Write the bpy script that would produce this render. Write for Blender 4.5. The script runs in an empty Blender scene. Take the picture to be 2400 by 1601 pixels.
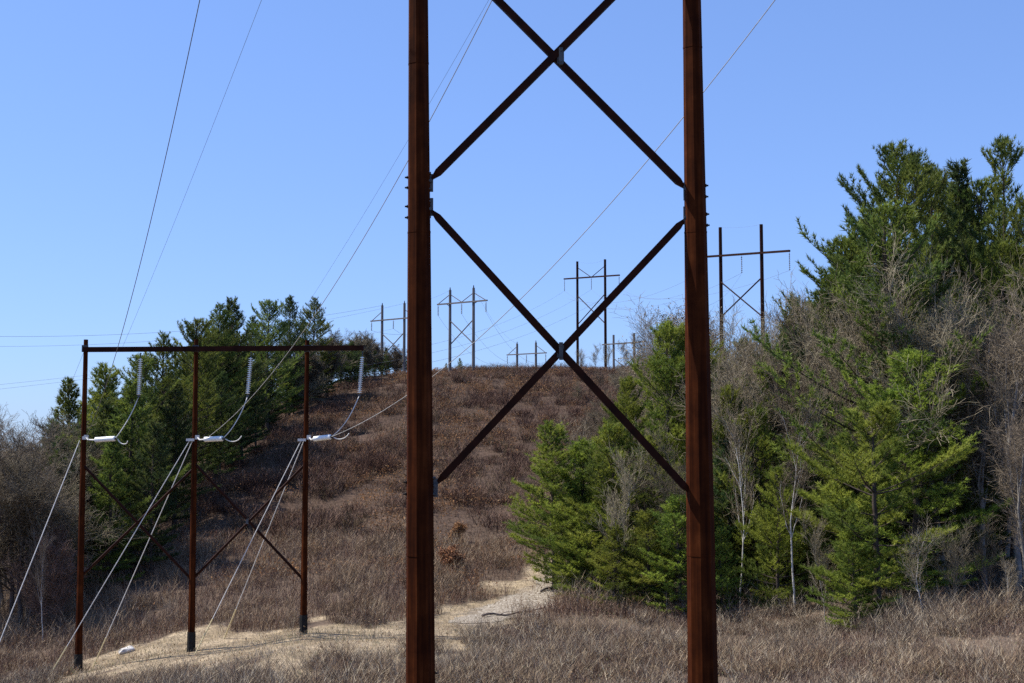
import bpy, math, random
import numpy as np
from mathutils import Vector
R = math.radians
scene = bpy.context.scene
COL = scene.collection
rnd = random.Random(7)

# ------------------------------------------------------------------ camera
FPX, CX, CY, PITCH = 3000.0, 1200.0, 800.5, R(4.63)
cp, sp = math.cos(PITCH), math.sin(PITCH)
cam_d = bpy.data.cameras.new('camera'); cam = bpy.data.objects.new('camera', cam_d); COL.objects.link(cam)
cam.rotation_euler = (R(90) + PITCH, 0, 0)
cam_d.lens = 45; cam_d.sensor_width = 36; cam_d.clip_start = .1; cam_d.clip_end = 12000
scene.camera = cam

def ray(u, v):
    a, b = (u - CX) / FPX, (CY - v) / FPX
    return (a, cp - b * sp, sp + b * cp)
def at(u, v, Y):
    """point of the place seen at photo pixel u,v and standing Y metres ahead"""
    d = ray(u, v); k = Y / d[1]
    return Vector((d[0] * k, Y, d[2] * k))

# ------------------------------------------------------------------ terrain
PY = np.array([-400, -60, 0, 10, 20, 36, 50, 60, 70, 80, 90, 100, 115, 138, 165, 195, 225, 240, 255, 280, 330, 420, 600, 9000.])
PZ = np.array([-2, -1.7, -1.7, -3.2, -5.4, -8.0, -9.6, -10.5, -11.1, -11.4, -11.2, -10.4, -8.6, -4.2, 1.2, 7.2, 12.2, 13.6, 14.0, 13.3, 10, 4, -4, -6.])
def _slopes():
    d = np.diff(PZ) / np.diff(PY); m = np.zeros(len(PY)); m[1:-1] = np.where(d[1:] * d[:-1] > 0, 2 * d[1:] * d[:-1] / (d[1:] + d[:-1] + 1e-12), 0); return m
PM = _slopes()
def prof(y):
    y = np.clip(y, PY[0], PY[-1]); i = np.clip(np.searchsorted(PY, y) - 1, 0, len(PY) - 2)
    h = PY[i + 1] - PY[i]; t = (y - PY[i]) / h
    return PZ[i] * (2 * t**3 - 3 * t**2 + 1) + PM[i] * h * (t**3 - 2 * t**2 + t) + PZ[i + 1] * (-2 * t**3 + 3 * t**2) + PM[i + 1] * h * (t**3 - t**2)
_H = np.random.default_rng(3).random((256, 256))
def vnoise(x, y, s, o=0):
    x = np.asarray(x, float) / s + 1000.3 + o * 37.7; y = np.asarray(y, float) / s + 1000.7 + o * 11.9
    ix = np.floor(x).astype(int); iy = np.floor(y).astype(int); fx = x - ix; fy = y - iy
    fx = fx * fx * (3 - 2 * fx); fy = fy * fy * (3 - 2 * fy)
    g = lambda a, b: _H[a & 255, b & 255]
    return (g(ix, iy) * (1 - fx) + g(ix + 1, iy) * fx) * (1 - fy) + (g(ix, iy + 1) * (1 - fx) + g(ix + 1, iy + 1) * fx) * fy
def smooth(a, b, x):
    t = np.clip((x - a) / (b - a), 0, 1); return t * t * (3 - 2 * t)
def ground(x, y):
    x = np.asarray(x, float); y = np.asarray(y, float)
    z = prof(y)
    wl = .165 + (.07 - .165) * smooth(80, 115, y)
    z = z - np.minimum(wl * np.maximum(0, -12 - x), 9)
    z = z - .20 * np.clip(-30 - x, 0, 60) * smooth(95, 130, y)
    z = z + np.minimum(.12 * np.maximum(0, x - 14), 3) * (1 - smooth(80, 110, y))
    z = z + (vnoise(x, y, 9) - .5) * .7 + (vnoise(x, y, 2.6, 1) - .5) * .22
    return z
def gz(x, y): return float(ground(x, y))
def gpix(u, v):
    """where the sight line of a photo pixel meets the ground"""
    d = ray(u, v); Y = np.arange(30, 420, .1); k = Y / d[1]
    hit = np.nonzero(d[2] * k <= ground(d[0] * k, Y))[0]
    Yh = Y[hit[0]] if len(hit) else 300.
    return (d[0] * Yh / d[1], float(Yh))
def gpoly(px): return np.array([gpix(u, v) for u, v in px])
def inside(poly, x, y):
    r = np.zeros(len(x), bool); n = len(poly)
    for i in range(n):
        x0, y0 = poly[i]; x1, y1 = poly[(i + 1) % n]
        c = ((y0 > y) != (y1 > y)) & (x < (x1 - x0) * (y - y0) / (y1 - y0 + 1e-12) + x0)
        r ^= c
    return r

SAND = gpoly([(1050, 1462), (1110, 1436), (1180, 1408), (1240, 1375), (1320, 1335), (1372, 1322), (1350, 1365), (1300, 1420), (1270, 1438), (1160, 1458)])
TAN = gpoly([(150, 1601), (215, 1570), (262, 1540), (335, 1500), (600, 1486), (760, 1462), (900, 1450), (1010, 1424), (1120, 1400), (1200, 1362), (1270, 1320), (1340, 1305), (1420, 1350),
             (1330, 1425), (1270, 1450), (1120, 1478), (1010, 1500), (900, 1528), (690, 1540), (520, 1545), (420, 1560), (330, 1601)])

def in_tan(x, y): return inside(TAN, x + (vnoise(x, y, 2.3, 71) - .5) * 5, y + (vnoise(x, y, 2.3, 72) - .5) * 7 + (vnoise(x, y, .7, 73) - .5) * 2)
MIX = gpoly([(90, 1601), (160, 1570), (330, 1530), (600, 1530), (900, 1512), (1010, 1490), (1120, 1474), (1190, 1500), (1100, 1560), (1000, 1600), (500, 1601)])
# ------------------------------------------------------------------ materials
def mat(name, rough=.85, spec=.2):
    m = bpy.data.materials.new(name); m.use_nodes = True
    b = m.node_tree.nodes['Principled BSDF']; b.inputs['Roughness'].default_value = rough; b.inputs['Specular IOR Level'].default_value = spec
    return m, m.node_tree.nodes, m.node_tree.links, b
def ramp(n, l, fac, stops):
    r = n.new('ShaderNodeValToRGB'); e = r.color_ramp.elements
    e[0].position, e[0].color = stops[0][0], (*stops[0][1], 1); e[1].position, e[1].color = stops[-1][0], (*stops[-1][1], 1)
    for p, c in stops[1:-1]:
        k = e.new(p); k.color = (*c, 1)
    l.new(fac, r.inputs['Fac']); return r.outputs['Color']
def noise_mat(name, stops, scale=4, detail=5, rough=.85, spec=.2, stretch=(1, 1, 1), bump=0, metallic=0):
    m, n, l, b = mat(name, rough, spec)
    tc = n.new('ShaderNodeTexCoord'); mp = n.new('ShaderNodeMapping'); mp.inputs['Scale'].default_value = stretch
    l.new(tc.outputs['Object'], mp.inputs['Vector'])
    t = n.new('ShaderNodeTexNoise'); t.inputs['Scale'].default_value = scale; t.inputs['Detail'].default_value = detail
    l.new(mp.outputs['Vector'], t.inputs['Vector'])
    l.new(ramp(n, l, t.outputs['Fac'], stops), b.inputs['Base Color']); b.inputs['Metallic'].default_value = metallic
    if bump:
        bp = n.new('ShaderNodeBump'); bp.inputs['Strength'].default_value = bump; bp.inputs['Distance'].default_value = .02
        l.new(t.outputs['Fac'], bp.inputs['Height']); l.new(bp.outputs['Normal'], b.inputs['Normal'])
    return m
def col_mat(name, rough=.8, spec=.15, trans=0):
    """albedo stored per piece in the attribute Col (species, age and dryness of each leaf or stem)"""
    m, n, l, b = mat(name, rough, spec)
    a = n.new('ShaderNodeAttribute'); a.attribute_name = 'Col'
    oi = n.new('ShaderNodeObjectInfo'); hs = n.new('ShaderNodeHueSaturation')
    mr = n.new('ShaderNodeMapRange'); mr.inputs['To Min'].default_value = .8; mr.inputs['To Max'].default_value = 1.2
    l.new(oi.outputs['Random'], mr.inputs['Value']); l.new(mr.outputs['Result'], hs.inputs['Value'])
    mr2 = n.new('ShaderNodeMapRange'); mr2.inputs['To Min'].default_value = .485; mr2.inputs['To Max'].default_value = .515
    l.new(oi.outputs['Random'], mr2.inputs['Value']); l.new(mr2.outputs['Result'], hs.inputs['Hue'])
    l.new(a.outputs['Color'], hs.inputs['Color']); l.new(hs.outputs['Color'], b.inputs['Base Color'])
    if trans:
        tr = n.new('ShaderNodeBsdfTranslucent'); mx = n.new('ShaderNodeMixShader'); mx.inputs['Fac'].default_value = trans
        l.new(hs.outputs['Color'], tr.inputs['Color']); l.new(b.outputs['BSDF'], mx.inputs[1]); l.new(tr.outputs['BSDF'], mx.inputs[2])
        l.new(mx.outputs['Shader'], n['Material Output'].inputs['Surface'])
    return m
M = {}
m, n, l, b = mat('weathering steel', .8, .04)
tc = n.new('ShaderNodeTexCoord'); mp = n.new('ShaderNodeMapping'); mp.inputs['Scale'].default_value = (9, 9, .35); l.new(tc.outputs['Object'], mp.inputs['Vector'])
t1 = n.new('ShaderNodeTexNoise'); t1.inputs['Scale'].default_value = 1; t1.inputs['Detail'].default_value = 8; l.new(mp.outputs['Vector'], t1.inputs['Vector'])
t2 = n.new('ShaderNodeTexNoise'); t2.inputs['Scale'].default_value = 1.1; t2.inputs['Detail'].default_value = 9; t2.inputs['Roughness'].default_value = .65; l.new(tc.outputs['Object'], t2.inputs['Vector'])
ad = n.new('ShaderNodeMix'); ad.inputs['Factor'].default_value = .5; l.new(t1.outputs['Fac'], ad.inputs['A']); l.new(t2.outputs['Fac'], ad.inputs['B'])
l.new(ramp(n, l, ad.outputs['Result'], [(.30, (.012, .003, .0015)), (.44, (.030, .0075, .0025)), (.54, (.052, .013, .0035)), (.68, (.10, .028, .008))]), b.inputs['Base Color'])
bp = n.new('ShaderNodeBump'); bp.inputs['Strength'].default_value = .25; bp.inputs['Distance'].default_value = .01; l.new(t2.outputs['Fac'], bp.inputs['Height']); l.new(bp.outputs['Normal'], b.inputs['Normal'])
M['corten'] = m
M['corten_dark'] = noise_mat('dark weathering steel', [(.3, (.013, .004, .002)), (.7, (.034, .009, .004))], 3, 6, .6, .08, (1, 1, 1), .1)
M['sleeve'] = noise_mat('black bitumen coating', [(.3, (.008, .008, .008)), (.7, (.02, .018, .016))], 5, 4, .7)
M['galv'] = noise_mat('galvanised steel', [(.3, (.05, .055, .06)), (.7, (.10, .105, .11))], 9, 4, .6, .3, metallic=.3)
M['porcelain'] = noise_mat('pale grey porcelain', [(.3, (.74, .78, .76)), (.7, (.86, .88, .86))], 6, 3, .25, .5)
M['brown_porcelain'] = noise_mat('brown porcelain', [(.3, (.05, .045, .045)), (.7, (.09, .08, .08))], 6, 3, .3, .5)
M['wire'] = noise_mat('weathered aluminium strand', [(.3, (.30, .30, .29)), (.7, (.46, .46, .44))], 2, 3, .5, .3)
M['dark_wire'] = noise_mat('dark steel strand', [(.3, (.10, .10, .105)), (.7, (.17, .17, .175))], 2, 3, .5, .3)
M['guy'] = noise_mat('zinc coated guy strand', [(.3, (.52, .51, .48)), (.7, (.68, .67, .63))], 3, 3, .5, .3)
M['guard'] = noise_mat('faded yellow plastic', [(.3, (.60, .50, .26)), (.7, (.70, .60, .36))], 3, 3, .5, .3)
M['pole_wood'] = noise_mat('weathered treated wood', [(.3, (.10, .095, .095)), (.7, (.20, .185, .18))], 6, 6, .9, .1, (1, 1, .1))
M['pine_bark'] = noise_mat('pine bark', [(.3, (.035, .028, .024)), (.7, (.11, .088, .072))], 7, 6, .95, .1, (1, 1, .3))
M['grey_bark'] = noise_mat('grey bark', [(.3, (.12, .108, .098)), (.55, (.22, .205, .185)), (.75, (.36, .34, .31))], 5, 6, .95, .1, (1, 1, .3))
M['brown_bark'] = noise_mat('dark bark', [(.3, (.06, .05, .047)), (.7, (.15, .125, .115))], 5, 6, .95, .1, (1, 1, .3))
M['birch_bark'] = noise_mat('pale birch bark', [(.30, (.16, .14, .12)), (.42, (.5, .48, .44)), (.8, (.68, .66, .62))], 5, 6, .8, .2, (.6, .6, 3))
M['snag'] = noise_mat('bleached dead wood', [(.3, (.40, .38, .34)), (.7, (.6, .57, .52))], 5, 5, .9, .1, (1, 1, .3))
M['twig'] = col_mat('twig bark'); M['needles'] = col_mat('pine needles', .6, .2, .42)
M['stem'] = col_mat('brush stems', .9, .1); M['leaf'] = col_mat('dead oak leaves', .8, .1, .3); M['grass'] = col_mat('dry grass blades', .85, .1, .2)
M['rock'] = noise_mat('pale granite', [(.3, (.36, .34, .31)), (.7, (.62, .60, .57))], 3, 6, .85, .15, bump=.5)

m, n, l, b = mat('hill soil and litter', .95, .05)
a = n.new('ShaderNodeAttribute'); a.attribute_name = 'Col'
tc = n.new('ShaderNodeTexCoord'); t1 = n.new('ShaderNodeTexNoise'); t1.inputs['Scale'].default_value = 1.6; t1.inputs['Detail'].default_value = 10; t1.inputs['Roughness'].default_value = .7
l.new(tc.outputs['Object'], t1.inputs['Vector'])
mx = n.new('ShaderNodeMix'); mx.data_type = 'RGBA'; mx.blend_type = 'MULTIPLY'; mx.inputs['Factor'].default_value = 1
l.new(a.outputs['Color'], mx.inputs['A']); l.new(ramp(n, l, t1.outputs['Fac'], [(.3, (.45, .43, .42)), (.5, (.9, .88, .86)), (.7, (1.35, 1.3, 1.2))]), mx.inputs['B'])
l.new(mx.outputs['Result'], b.inputs['Base Color'])
bp = n.new('ShaderNodeBump'); bp.inputs['Strength'].default_value = .6; bp.inputs['Distance'].default_value = .15; l.new(t1.outputs['Fac'], bp.inputs['Height']); l.new(bp.outputs['Normal'], b.inputs['Normal'])
M['soil'] = m
M['sand'] = noise_mat('pale sandy track', [(.34, (.13, .105, .078)), (.46, (.22, .185, .145)), (.56, (.31, .275, .225)), (.70, (.45, .42, .37))], 6, 14, .95, .05, (1, 1, 1), .35)

# ------------------------------------------------------------------ mesh helpers
def link(name, me, m, parent=None):
    o = bpy.data.objects.new(name, me); COL.objects.link(o)
    if m is not None and not me.materials: me.materials.append(m)
    if parent is not None: o.parent = parent
    return o
def tri_mesh(name, V, F, C=None):
    V = np.asarray(V, np.float32).reshape(-1, 3); F = np.asarray(F, np.int32).reshape(-1, 3)
    me = bpy.data.meshes.new(name); me.vertices.add(len(V)); me.vertices.foreach_set('co', V.ravel())
    me.loops.add(F.size); me.loops.foreach_set('vertex_index', F.ravel())
    me.polygons.add(len(F)); me.polygons.foreach_set('loop_start', np.arange(0, F.size, 3, dtype=np.int32)); me.polygons.foreach_set('loop_total', np.full(len(F), 3, np.int32))
    me.update(calc_edges=True)
    if C is not None:
        at_ = me.attributes.new('Col', 'FLOAT_COLOR', 'POINT'); cc = np.ones((len(V), 4), np.float32); cc[:, :3] = C; at_.data.foreach_set('color', cc.ravel())
    return me
def norm(a): return a / (np.linalg.norm(a, axis=-1, keepdims=True) + 1e-9)
def tubes(P0, P1, r0, r1, n=4):
    """separate tapered tubes, arrays of segments"""
    P0 = np.asarray(P0, float); P1 = np.asarray(P1, float); N = len(P0)
    d = norm(P1 - P0); ref = np.where(np.abs(d[:, 2:3]) > .9, [[1., 0, 0]], [[0, 0, 1.]]); x = norm(np.cross(d, ref)); y = np.cross(d, x)
    a = np.arange(n) * 2 * math.pi / n; c, s = np.cos(a), np.sin(a)
    ring = x[:, None] * c[None, :, None] + y[:, None] * s[None, :, None]
    V = np.concatenate([P0[:, None] + ring * np.asarray(r0)[:, None, None], P1[:, None] + ring * np.asarray(r1)[:, None, None]], 1).reshape(-1, 3)
    i = np.arange(n); j = (i + 1) % n
    f = np.concatenate([np.stack([i, j, j + n], 1), np.stack([i, j + n, i + n], 1)])
    F = (f[None] + (np.arange(N) * 2 * n)[:, None, None]).reshape(-1, 3)
    return V, F
class MB:
    """collects solid pieces of one part"""
    def __init__(s): s.v = []; s.f = []
    def prism(s, p0, p1, r0, r1, n=8, rot=0, side=None):
        p0, p1 = Vector(p0), Vector(p1); d = (p1 - p0).normalized()
        up = Vector((0, 1, 0)) if abs(d.z) > .5 or abs(d.x) > .5 else Vector((0, 0, 1))
        x = up.cross(d).normalized(); y = d.cross(x); k = len(s.v)
        for p, r in ((p0, r0), (p1, r1)):
            for i in range(n):
                q = rot + 2 * math.pi * i / n; s.v.append(p + x * math.cos(q) * r + y * math.sin(q) * r)
        s.f += [(k + i, k + (i + 1) % n, k + n + (i + 1) % n, k + n + i) for i in range(n)] + [tuple(range(k + n - 1, k - 1, -1)), tuple(range(k + n, k + 2 * n))]
        return s
    def box(s, c, sx, sy, sz, xd=(1, 0, 0), zd=(0, 0, 1)):
        c = Vector(c); X = Vector(xd).normalized(); Z = Vector(zd).normalized(); Yv = Z.cross(X).normalized(); k = len(s.v)
        for dz in (-1, 1):
            for dx, dy in ((-1, -1), (1, -1), (1, 1), (-1, 1)): s.v.append(c + X * dx * sx / 2 + Yv * dy * sy / 2 + Z * dz * sz / 2)
        s.f += [(k + 3, k + 2, k + 1, k), (k + 4, k + 5, k + 6, k + 7)] + [(k + i, k + (i + 1) % 4, k + 4 + (i + 1) % 4, k + 4 + i) for i in range(4)]
        return s
    def path(s, pts, r, n=6, r1=None):
        pts = [Vector(p) for p in pts]; k = len(s.v); N = len(pts); r1 = r if r1 is None else r1
        for i, p in enumerate(pts):
            d = (pts[min(i + 1, N - 1)] - pts[max(i - 1, 0)]).normalized(); up = Vector((0, 0, 1)) if abs(d.z) < .9 else Vector((1, 0, 0))
            x = d.cross(up).normalized(); y = x.cross(d); rr = r + (r1 - r) * i / max(1, N - 1)
            for j in range(n):
                q = 2 * math.pi * j / n; s.v.append(p + x * math.cos(q) * rr + y * math.sin(q) * rr)
        for i in range(N - 1):
            for j in range(n):
                a, b_ = k + i * n + j, k + i * n + (j + 1) % n; s.f.append((a, b_, b_ + n, a + n))
        s.f += [tuple(range(k + n - 1, k - 1, -1)), tuple(range(k + (N - 1) * n, k + N * n))]
        return s
    def lathe(s, c, prof_, n=12, axis=(0, 0, 1)):
        """rings (radius, height) along an axis"""
        d = Vector(axis).normalized(); up = Vector((0, 0, 1)) if abs(d.z) < .9 else Vector((1, 0, 0)); x = d.cross(up).normalized(); y = x.cross(d); c = Vector(c); k = len(s.v)
        for r, h in prof_:
            for j in range(n):
                q = 2 * math.pi * j / n; s.v.append(c + d * h + x * math.cos(q) * r + y * math.sin(q) * r)
        for i in range(len(prof_) - 1):
            for j in range(n):
                a, b_ = k + i * n + j, k + i * n + (j + 1) % n; s.f.append((a, b_, b_ + n, a + n))
        s.f += [tuple(range(k + n - 1, k - 1, -1)), tuple(range(k + (len(prof_) - 1) * n, k + len(prof_) * n))]
        return s
    def mesh(s, name, origin=(0, 0, 0)):
        me = bpy.data.meshes.new(name); o = Vector(origin); me.from_pydata([tuple(Vector(v) - o) for v in s.v], [], s.f); me.validate(); me.update(); return me
    def build(s, name, m, parent=None, origin=(0, 0, 0), smooth_=False):
        me = s.mesh(name, origin)
        if smooth_: me.polygons.foreach_set('use_smooth', [True] * len(me.polygons))
        return link(name, me, m, parent)
def tag(o, label=None, cat=None, group=None, kind=None):
    for k, v in (('label', label), ('category', cat), ('group', group), ('kind', kind)):
        if v: o[k] = v
    return o
def empty(name, loc, label, cat, group=None):
    o = bpy.data.objects.new(name, None); COL.objects.link(o); o.location = loc; o.empty_display_size = .3
    return tag(o, label, cat, group)
def put_part(mb, name, m, root, smooth_=False):           # world-space pieces under a root that only has a location
    return mb.build(name, m, root, root.location, smooth_)

# ------------------------------------------------------------------ sky and sun
SUN_A, SUN_E = R(76), R(53)                                # azimuth to the left of the view, elevation
w = bpy.data.worlds.new('World'); scene.world = w; w.use_nodes = True; wn, wl = w.node_tree.nodes, w.node_tree.links
sky = wn.new('ShaderNodeTexSky'); sky.sky_type = 'NISHITA'; sky.sun_disc = False; sky.sun_elevation = SUN_E; sky.sun_rotation = -SUN_A
sky.altitude = 100; sky.air_density = 1.0; sky.dust_density = .4; sky.ozone_density = 3.0
gm = wn.new('ShaderNodeGamma'); gm.inputs['Gamma'].default_value = .6; tn_ = wn.new('ShaderNodeMix'); tn_.data_type = 'RGBA'; tn_.blend_type = 'MULTIPLY'; tn_.inputs['Factor'].default_value = 1
tn_.inputs['B'].default_value = (.86, 1.16, 1.85, 1)
wl.new(sky.outputs['Color'], gm.inputs['Color']); wl.new(gm.outputs['Color'], tn_.inputs['A']); wl.new(tn_.outputs['Result'], wn['Background'].inputs['Color']); wn['Background'].inputs['Strength'].default_value = .13
sl = bpy.data.lights.new('sun', 'SUN'); sl.energy = 5.0; sl.angle = R(.5); sl.color = (1, .93, .82)
so = bpy.data.objects.new('sun', sl); COL.objects.link(so)
s_dir = Vector((-math.sin(SUN_A) * math.cos(SUN_E), math.cos(SUN_A) * math.cos(SUN_E), math.sin(SUN_E)))
so.rotation_euler = (-s_dir).to_track_quat('-Z', 'Y').to_euler(); so.location = (-60, 60, 90)
scene.view_settings.view_transform = 'Standard'; scene.view_settings.look = 'None'; scene.view_settings.exposure = 0.6; scene.view_settings.gamma = 1
scene.render.engine = 'CYCLES'; scene.cycles.use_denoising = False; scene.cycles.max_bounces = 5; scene.cycles.diffuse_bounces = 3; scene.cycles.transparent_max_bounces = 4
scene.cycles.pixel_filter_type = 'BLACKMAN_HARRIS'; scene.cycles.filter_width = 1.5

# ------------------------------------------------------------------ ground sheet
def axis(a, b_, step, lo, hi):
    core = list(np.arange(a, b_ + 1e-6, step)); s = step * 1.5; x = a
    while x > lo: x -= s; s *= 1.3; core.insert(0, x)
    s = step * 1.5; x = b_
    while x < hi: x += s; s *= 1.3; core.append(x)
    return np.array(core)
xs = axis(-70, 60, .7, -3000, 3000); ys = axis(25, 270, .7, -400, 5000)
GX, GY = np.meshgrid(xs, ys); gx, gy = GX.ravel(), GY.ravel(); gzv = ground(gx, gy)
tanm = (in_tan(gx, gy) | (inside(MIX, gx, gy) & (vnoise(gx, gy, 1.8, 31) < .66))).astype(float)
n1 = vnoise(gx, gy, 5, 4)[:, None]; n2 = vnoise(gx, gy, 1.7, 5)[:, None]
base = np.array([.105, .080, .062]) * (1 - n1) + np.array([.15, .115, .09]) * n1
hillc = np.array([.088, .062, .050]) * (1 - n1) + np.array([.135, .095, .072]) * n1
hm = smooth(100, 130, gy)[:, None]
c = base * (1 - hm) + hillc * hm * .8
tanc = np.array([.40, .33, .235]) * (1 - n2) + np.array([.22, .175, .115]) * n2
c = np.where(tanm[:, None] > 0, tanc, c)
sj = (vnoise(gx, gy, 1.6, 51) - .5) * 3.5; sk = (vnoise(gx, gy, 1.6, 52) - .5) * 3.5
c = np.where((inside(SAND, gx + sj, gy + sk))[:, None], np.array([.27, .23, .18]) * (.75 + .5 * n2), c)
nx, ny = len(xs), len(ys); ii = (np.arange(ny - 1)[:, None] * nx + np.arange(nx - 1)[None]).ravel()
F = np.concatenate([np.stack([ii, ii + 1, ii + nx + 1], 1), np.stack([ii, ii + nx + 1, ii + nx], 1)])
me = tri_mesh('ground', np.stack([gx, gy, gzv], 1), F, c); me.polygons.foreach_set('use_smooth', np.ones(len(F), bool))
tag(link('ground', me, M['soil']), kind='structure')
# sandy track, a thin sheet on the ground
def sheet(name, poly, m, step=.35, lift=.05):
    x0, y0 = poly.min(0); x1, y1 = poly.max(0)
    X, Y = np.meshgrid(np.arange(x0, x1, step), np.arange(y0, y1, step)); nx_ = X.shape[1]
    px, py = X.ravel(), Y.ravel()
    k = (np.arange(X.shape[0] - 1)[:, None] * nx_ + np.arange(nx_ - 1)[None]).ravel()
    jx = (vnoise(px, py, 1.5, 7) - .5) * 2.2; jy = (vnoise(px, py, 1.5, 8) - .5) * 2.2
    ok = inside(poly, px[k] + step / 2 + jx[k], py[k] + step / 2 + jy[k]); k = k[ok]
    F_ = np.concatenate([np.stack([k, k + 1, k + nx_ + 1], 1), np.stack([k, k + nx_ + 1, k + nx_], 1)])
    used, inv = np.unique(F_, return_inverse=True)
    me_ = tri_mesh(name, np.stack([px, py, ground(px, py) + lift], 1)[used], inv.reshape(-1, 3))
    return link(name, me_, m)
tag(sheet('path', SAND, M['sand'], .3, .035), kind='structure')

# ------------------------------------------------------------------ brush and grass (masses)
def stems(name, xy, hmin, hmax, wid, pal, m, lean=.35, twigs=2, seed=0, jit=.25, bush=0, spread=.22):
    g = np.random.default_rng(seed); bid = None
    if bush:                                                # stems gathered into bushes, fanning out of one root
        nb = len(xy) // bush; bid = np.repeat(np.arange(nb), bush); ctr = xy[:nb]; off = g.normal(0, spread, (nb * bush, 2)); xy = ctr[bid] + off
        bh = (.45 + .9 * g.random(nb) ** 1.5) * (1 - .5 * smooth(195, 225, ctr[:, 1]) * smooth(-6, -16, ctr[:, 0])); btone = np.clip(g.random(nb) * .6 + vnoise(ctr[:, 0], ctr[:, 1], 8, 19) * .8 - .2, 0, 1); bh *= .55 + .9 * vnoise(ctr[:, 0], ctr[:, 1], 6, 17)
    if bush: kp = (vnoise(ctr[:, 0], ctr[:, 1], 3, 18) > .30)[bid]; bid = bid[kp]; off = off[kp]; xy = xy[kp]
    N = len(xy); x, y = xy[:, 0], xy[:, 1]
    P = np.stack([x, y, ground(x, y) - .05], 1); h = hmin + (hmax - hmin) * g.random(N) * (.45 + .9 * vnoise(x, y, 3.5, 9))
    if bush: h = h * bh[bid]
    az = g.random(N) * 6.283; ln = lean * g.random(N) ** .7
    if bush: az = np.where(g.random(N) < .75, np.arctan2(off[:, 1], off[:, 0]) + g.normal(0, .4, N), az)
    d = norm(np.stack([np.cos(az) * ln, np.sin(az) * ln, np.ones(N)], 1))
    az2 = g.random(N) * 6.283; side = np.stack([np.cos(az2), np.sin(az2), np.zeros(N)], 1) * (wid * (.6 + .8 * g.random(N)))[:, None]
    bend = np.stack([g.normal(0, .12, N), g.normal(0, .12, N), np.zeros(N)], 1) * h[:, None]
    mid = P + d * (h * .5)[:, None] + bend * .4; tip = P + d * h[:, None] + bend * 1.3
    V = [np.stack([P - side, P + side, mid - side * .7, mid + side * .7, tip], 1)]
    F = [np.array([[0, 1, 3], [0, 3, 2], [2, 3, 4]])[None] + (np.arange(N) * 5)[:, None, None]]
    k = N * 5
    for t in range(twigs):
        f = (.3 + .55 * g.random(N))[:, None]; b0 = np.where(f < .5, P + (mid - P) * f * 2, mid + (tip - mid) * (f - .5) * 2)
        a3 = g.random(N) * 6.283; dd = norm(np.stack([np.cos(a3), np.sin(a3), .5 + 1.1 * g.random(N)], 1)); L = (h * (.2 + .3 * g.random(N)))[:, None]
        a4 = g.random(N) * 6.283; s2 = np.stack([np.cos(a4), np.sin(a4), np.zeros(N)], 1) * wid * .8
        V.append(np.stack([b0 - s2, b0 + s2, b0 + dd * L], 1)); F.append(np.array([[0, 1, 2]])[None] + (np.arange(N) * 3 + k)[:, None, None]); k += 3 * N
    pal = np.array(pal); pi = np.clip((vnoise(x, y, 4, 3) * .35 + vnoise(x, y, 1.1, 6) * .3 + g.random(N) * .6 - .13) * len(pal), 0, len(pal) - 1e-3).astype(int)
    if bush: pi = np.clip((btone[bid] * .75 + g.random(N) * .25) * len(pal), 0, len(pal) - 1e-3).astype(int)
    c_ = pal[pi] * (1 - jit + 2 * jit * g.random(N))[:, None]
    C = [np.repeat(c_, 5, 0)] + [np.repeat(c_, 3, 0)] * twigs
    me_ = tri_mesh(name, np.concatenate([v.reshape(-1, 3) for v in V]), np.concatenate([f.reshape(-1, 3) for f in F]), np.concatenate(C))
    return tag(link(name, me_, m), kind='stuff')
def scatter(n_, x0, x1, y0, y1, seed, power=1.0):
    g = np.random.default_rng(seed); y = y0 + (y1 - y0) * g.random(n_) ** power
    return np.stack([x0 + (x1 - x0) * g.random(n_), y], 1)
def frame(xy, marg=2.5):
    half = xy[:, 1] * .4 + marg; return xy[np.abs(xy[:, 0]) < half]
# edge lines of the cleared corridor
def left_edge(y): return -28.5 + 9.5 * smooth(195, 248, y) - 12 * (1 - smooth(92, 112, y))
def right_edge(y): return 4 + 17 * smooth(100, 225, y) + 40 * (1 - smooth(74, 88, y))
xy = frame(scatter(420000, -75, 62, 84, 262, 1, 1.15)); x, y = xy[:, 0], xy[:, 1]
open_ = (x > left_edge(y) - 9) & (x < right_edge(y) + 4) & ~in_tan(x, y) & ~inside(SAND, x, y) & (vnoise(x, y, 2.2, 12) > .2)
up_ = open_ & (y > 118 + 10 * (vnoise(x, y, 8, 2) - .5)); lo_ = open_ & ~up_
RED = [(.055, .034, .025), (.13, .078, .051), (.19, .118, .078), (.095, .060, .042), (.27, .187, .128), (.135, .108, .060), (.22, .128, .082), (.38, .295, .21)]
GRY = [(.14, .088, .058), (.22, .152, .104), (.29, .21, .15), (.18, .105, .068), (.34, .255, .18)]
def take(a, n_, sd): return a[np.random.default_rng(sd).permutation(len(a))[:n_]]
stems('hillside_brush', take(xy[up_], 70000, 1), .15, .6, .022, RED, M['stem'], .6, 2, 2)
stems('hillside_bushes', take(xy[up_], 140000, 2), .8, 2.0, .022, RED, M['stem'], 1.0, 4, 12, bush=56, spread=.42)
stems('lower_slope_brush', take(xy[lo_], 60000, 3), .4, 1.3, .015, GRY, M['stem'], .4, 3, 3)
stems('lower_slope_bushes', take(xy[lo_], 60000, 4), .8, 2.0, .014, GRY, M['stem'], .6, 3, 13, bush=24, spread=.28)
FGB = [(.085, .060, .047), (.21, .162, .12), (.34, .28, .21), (.13, .082, .06), (.27, .195, .13), (.165, .11, .078), (.42, .345, .25)]
xy = frame(scatter(330000, -42, 42, 46, 92, 4)); x, y = xy[:, 0], xy[:, 1]
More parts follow.
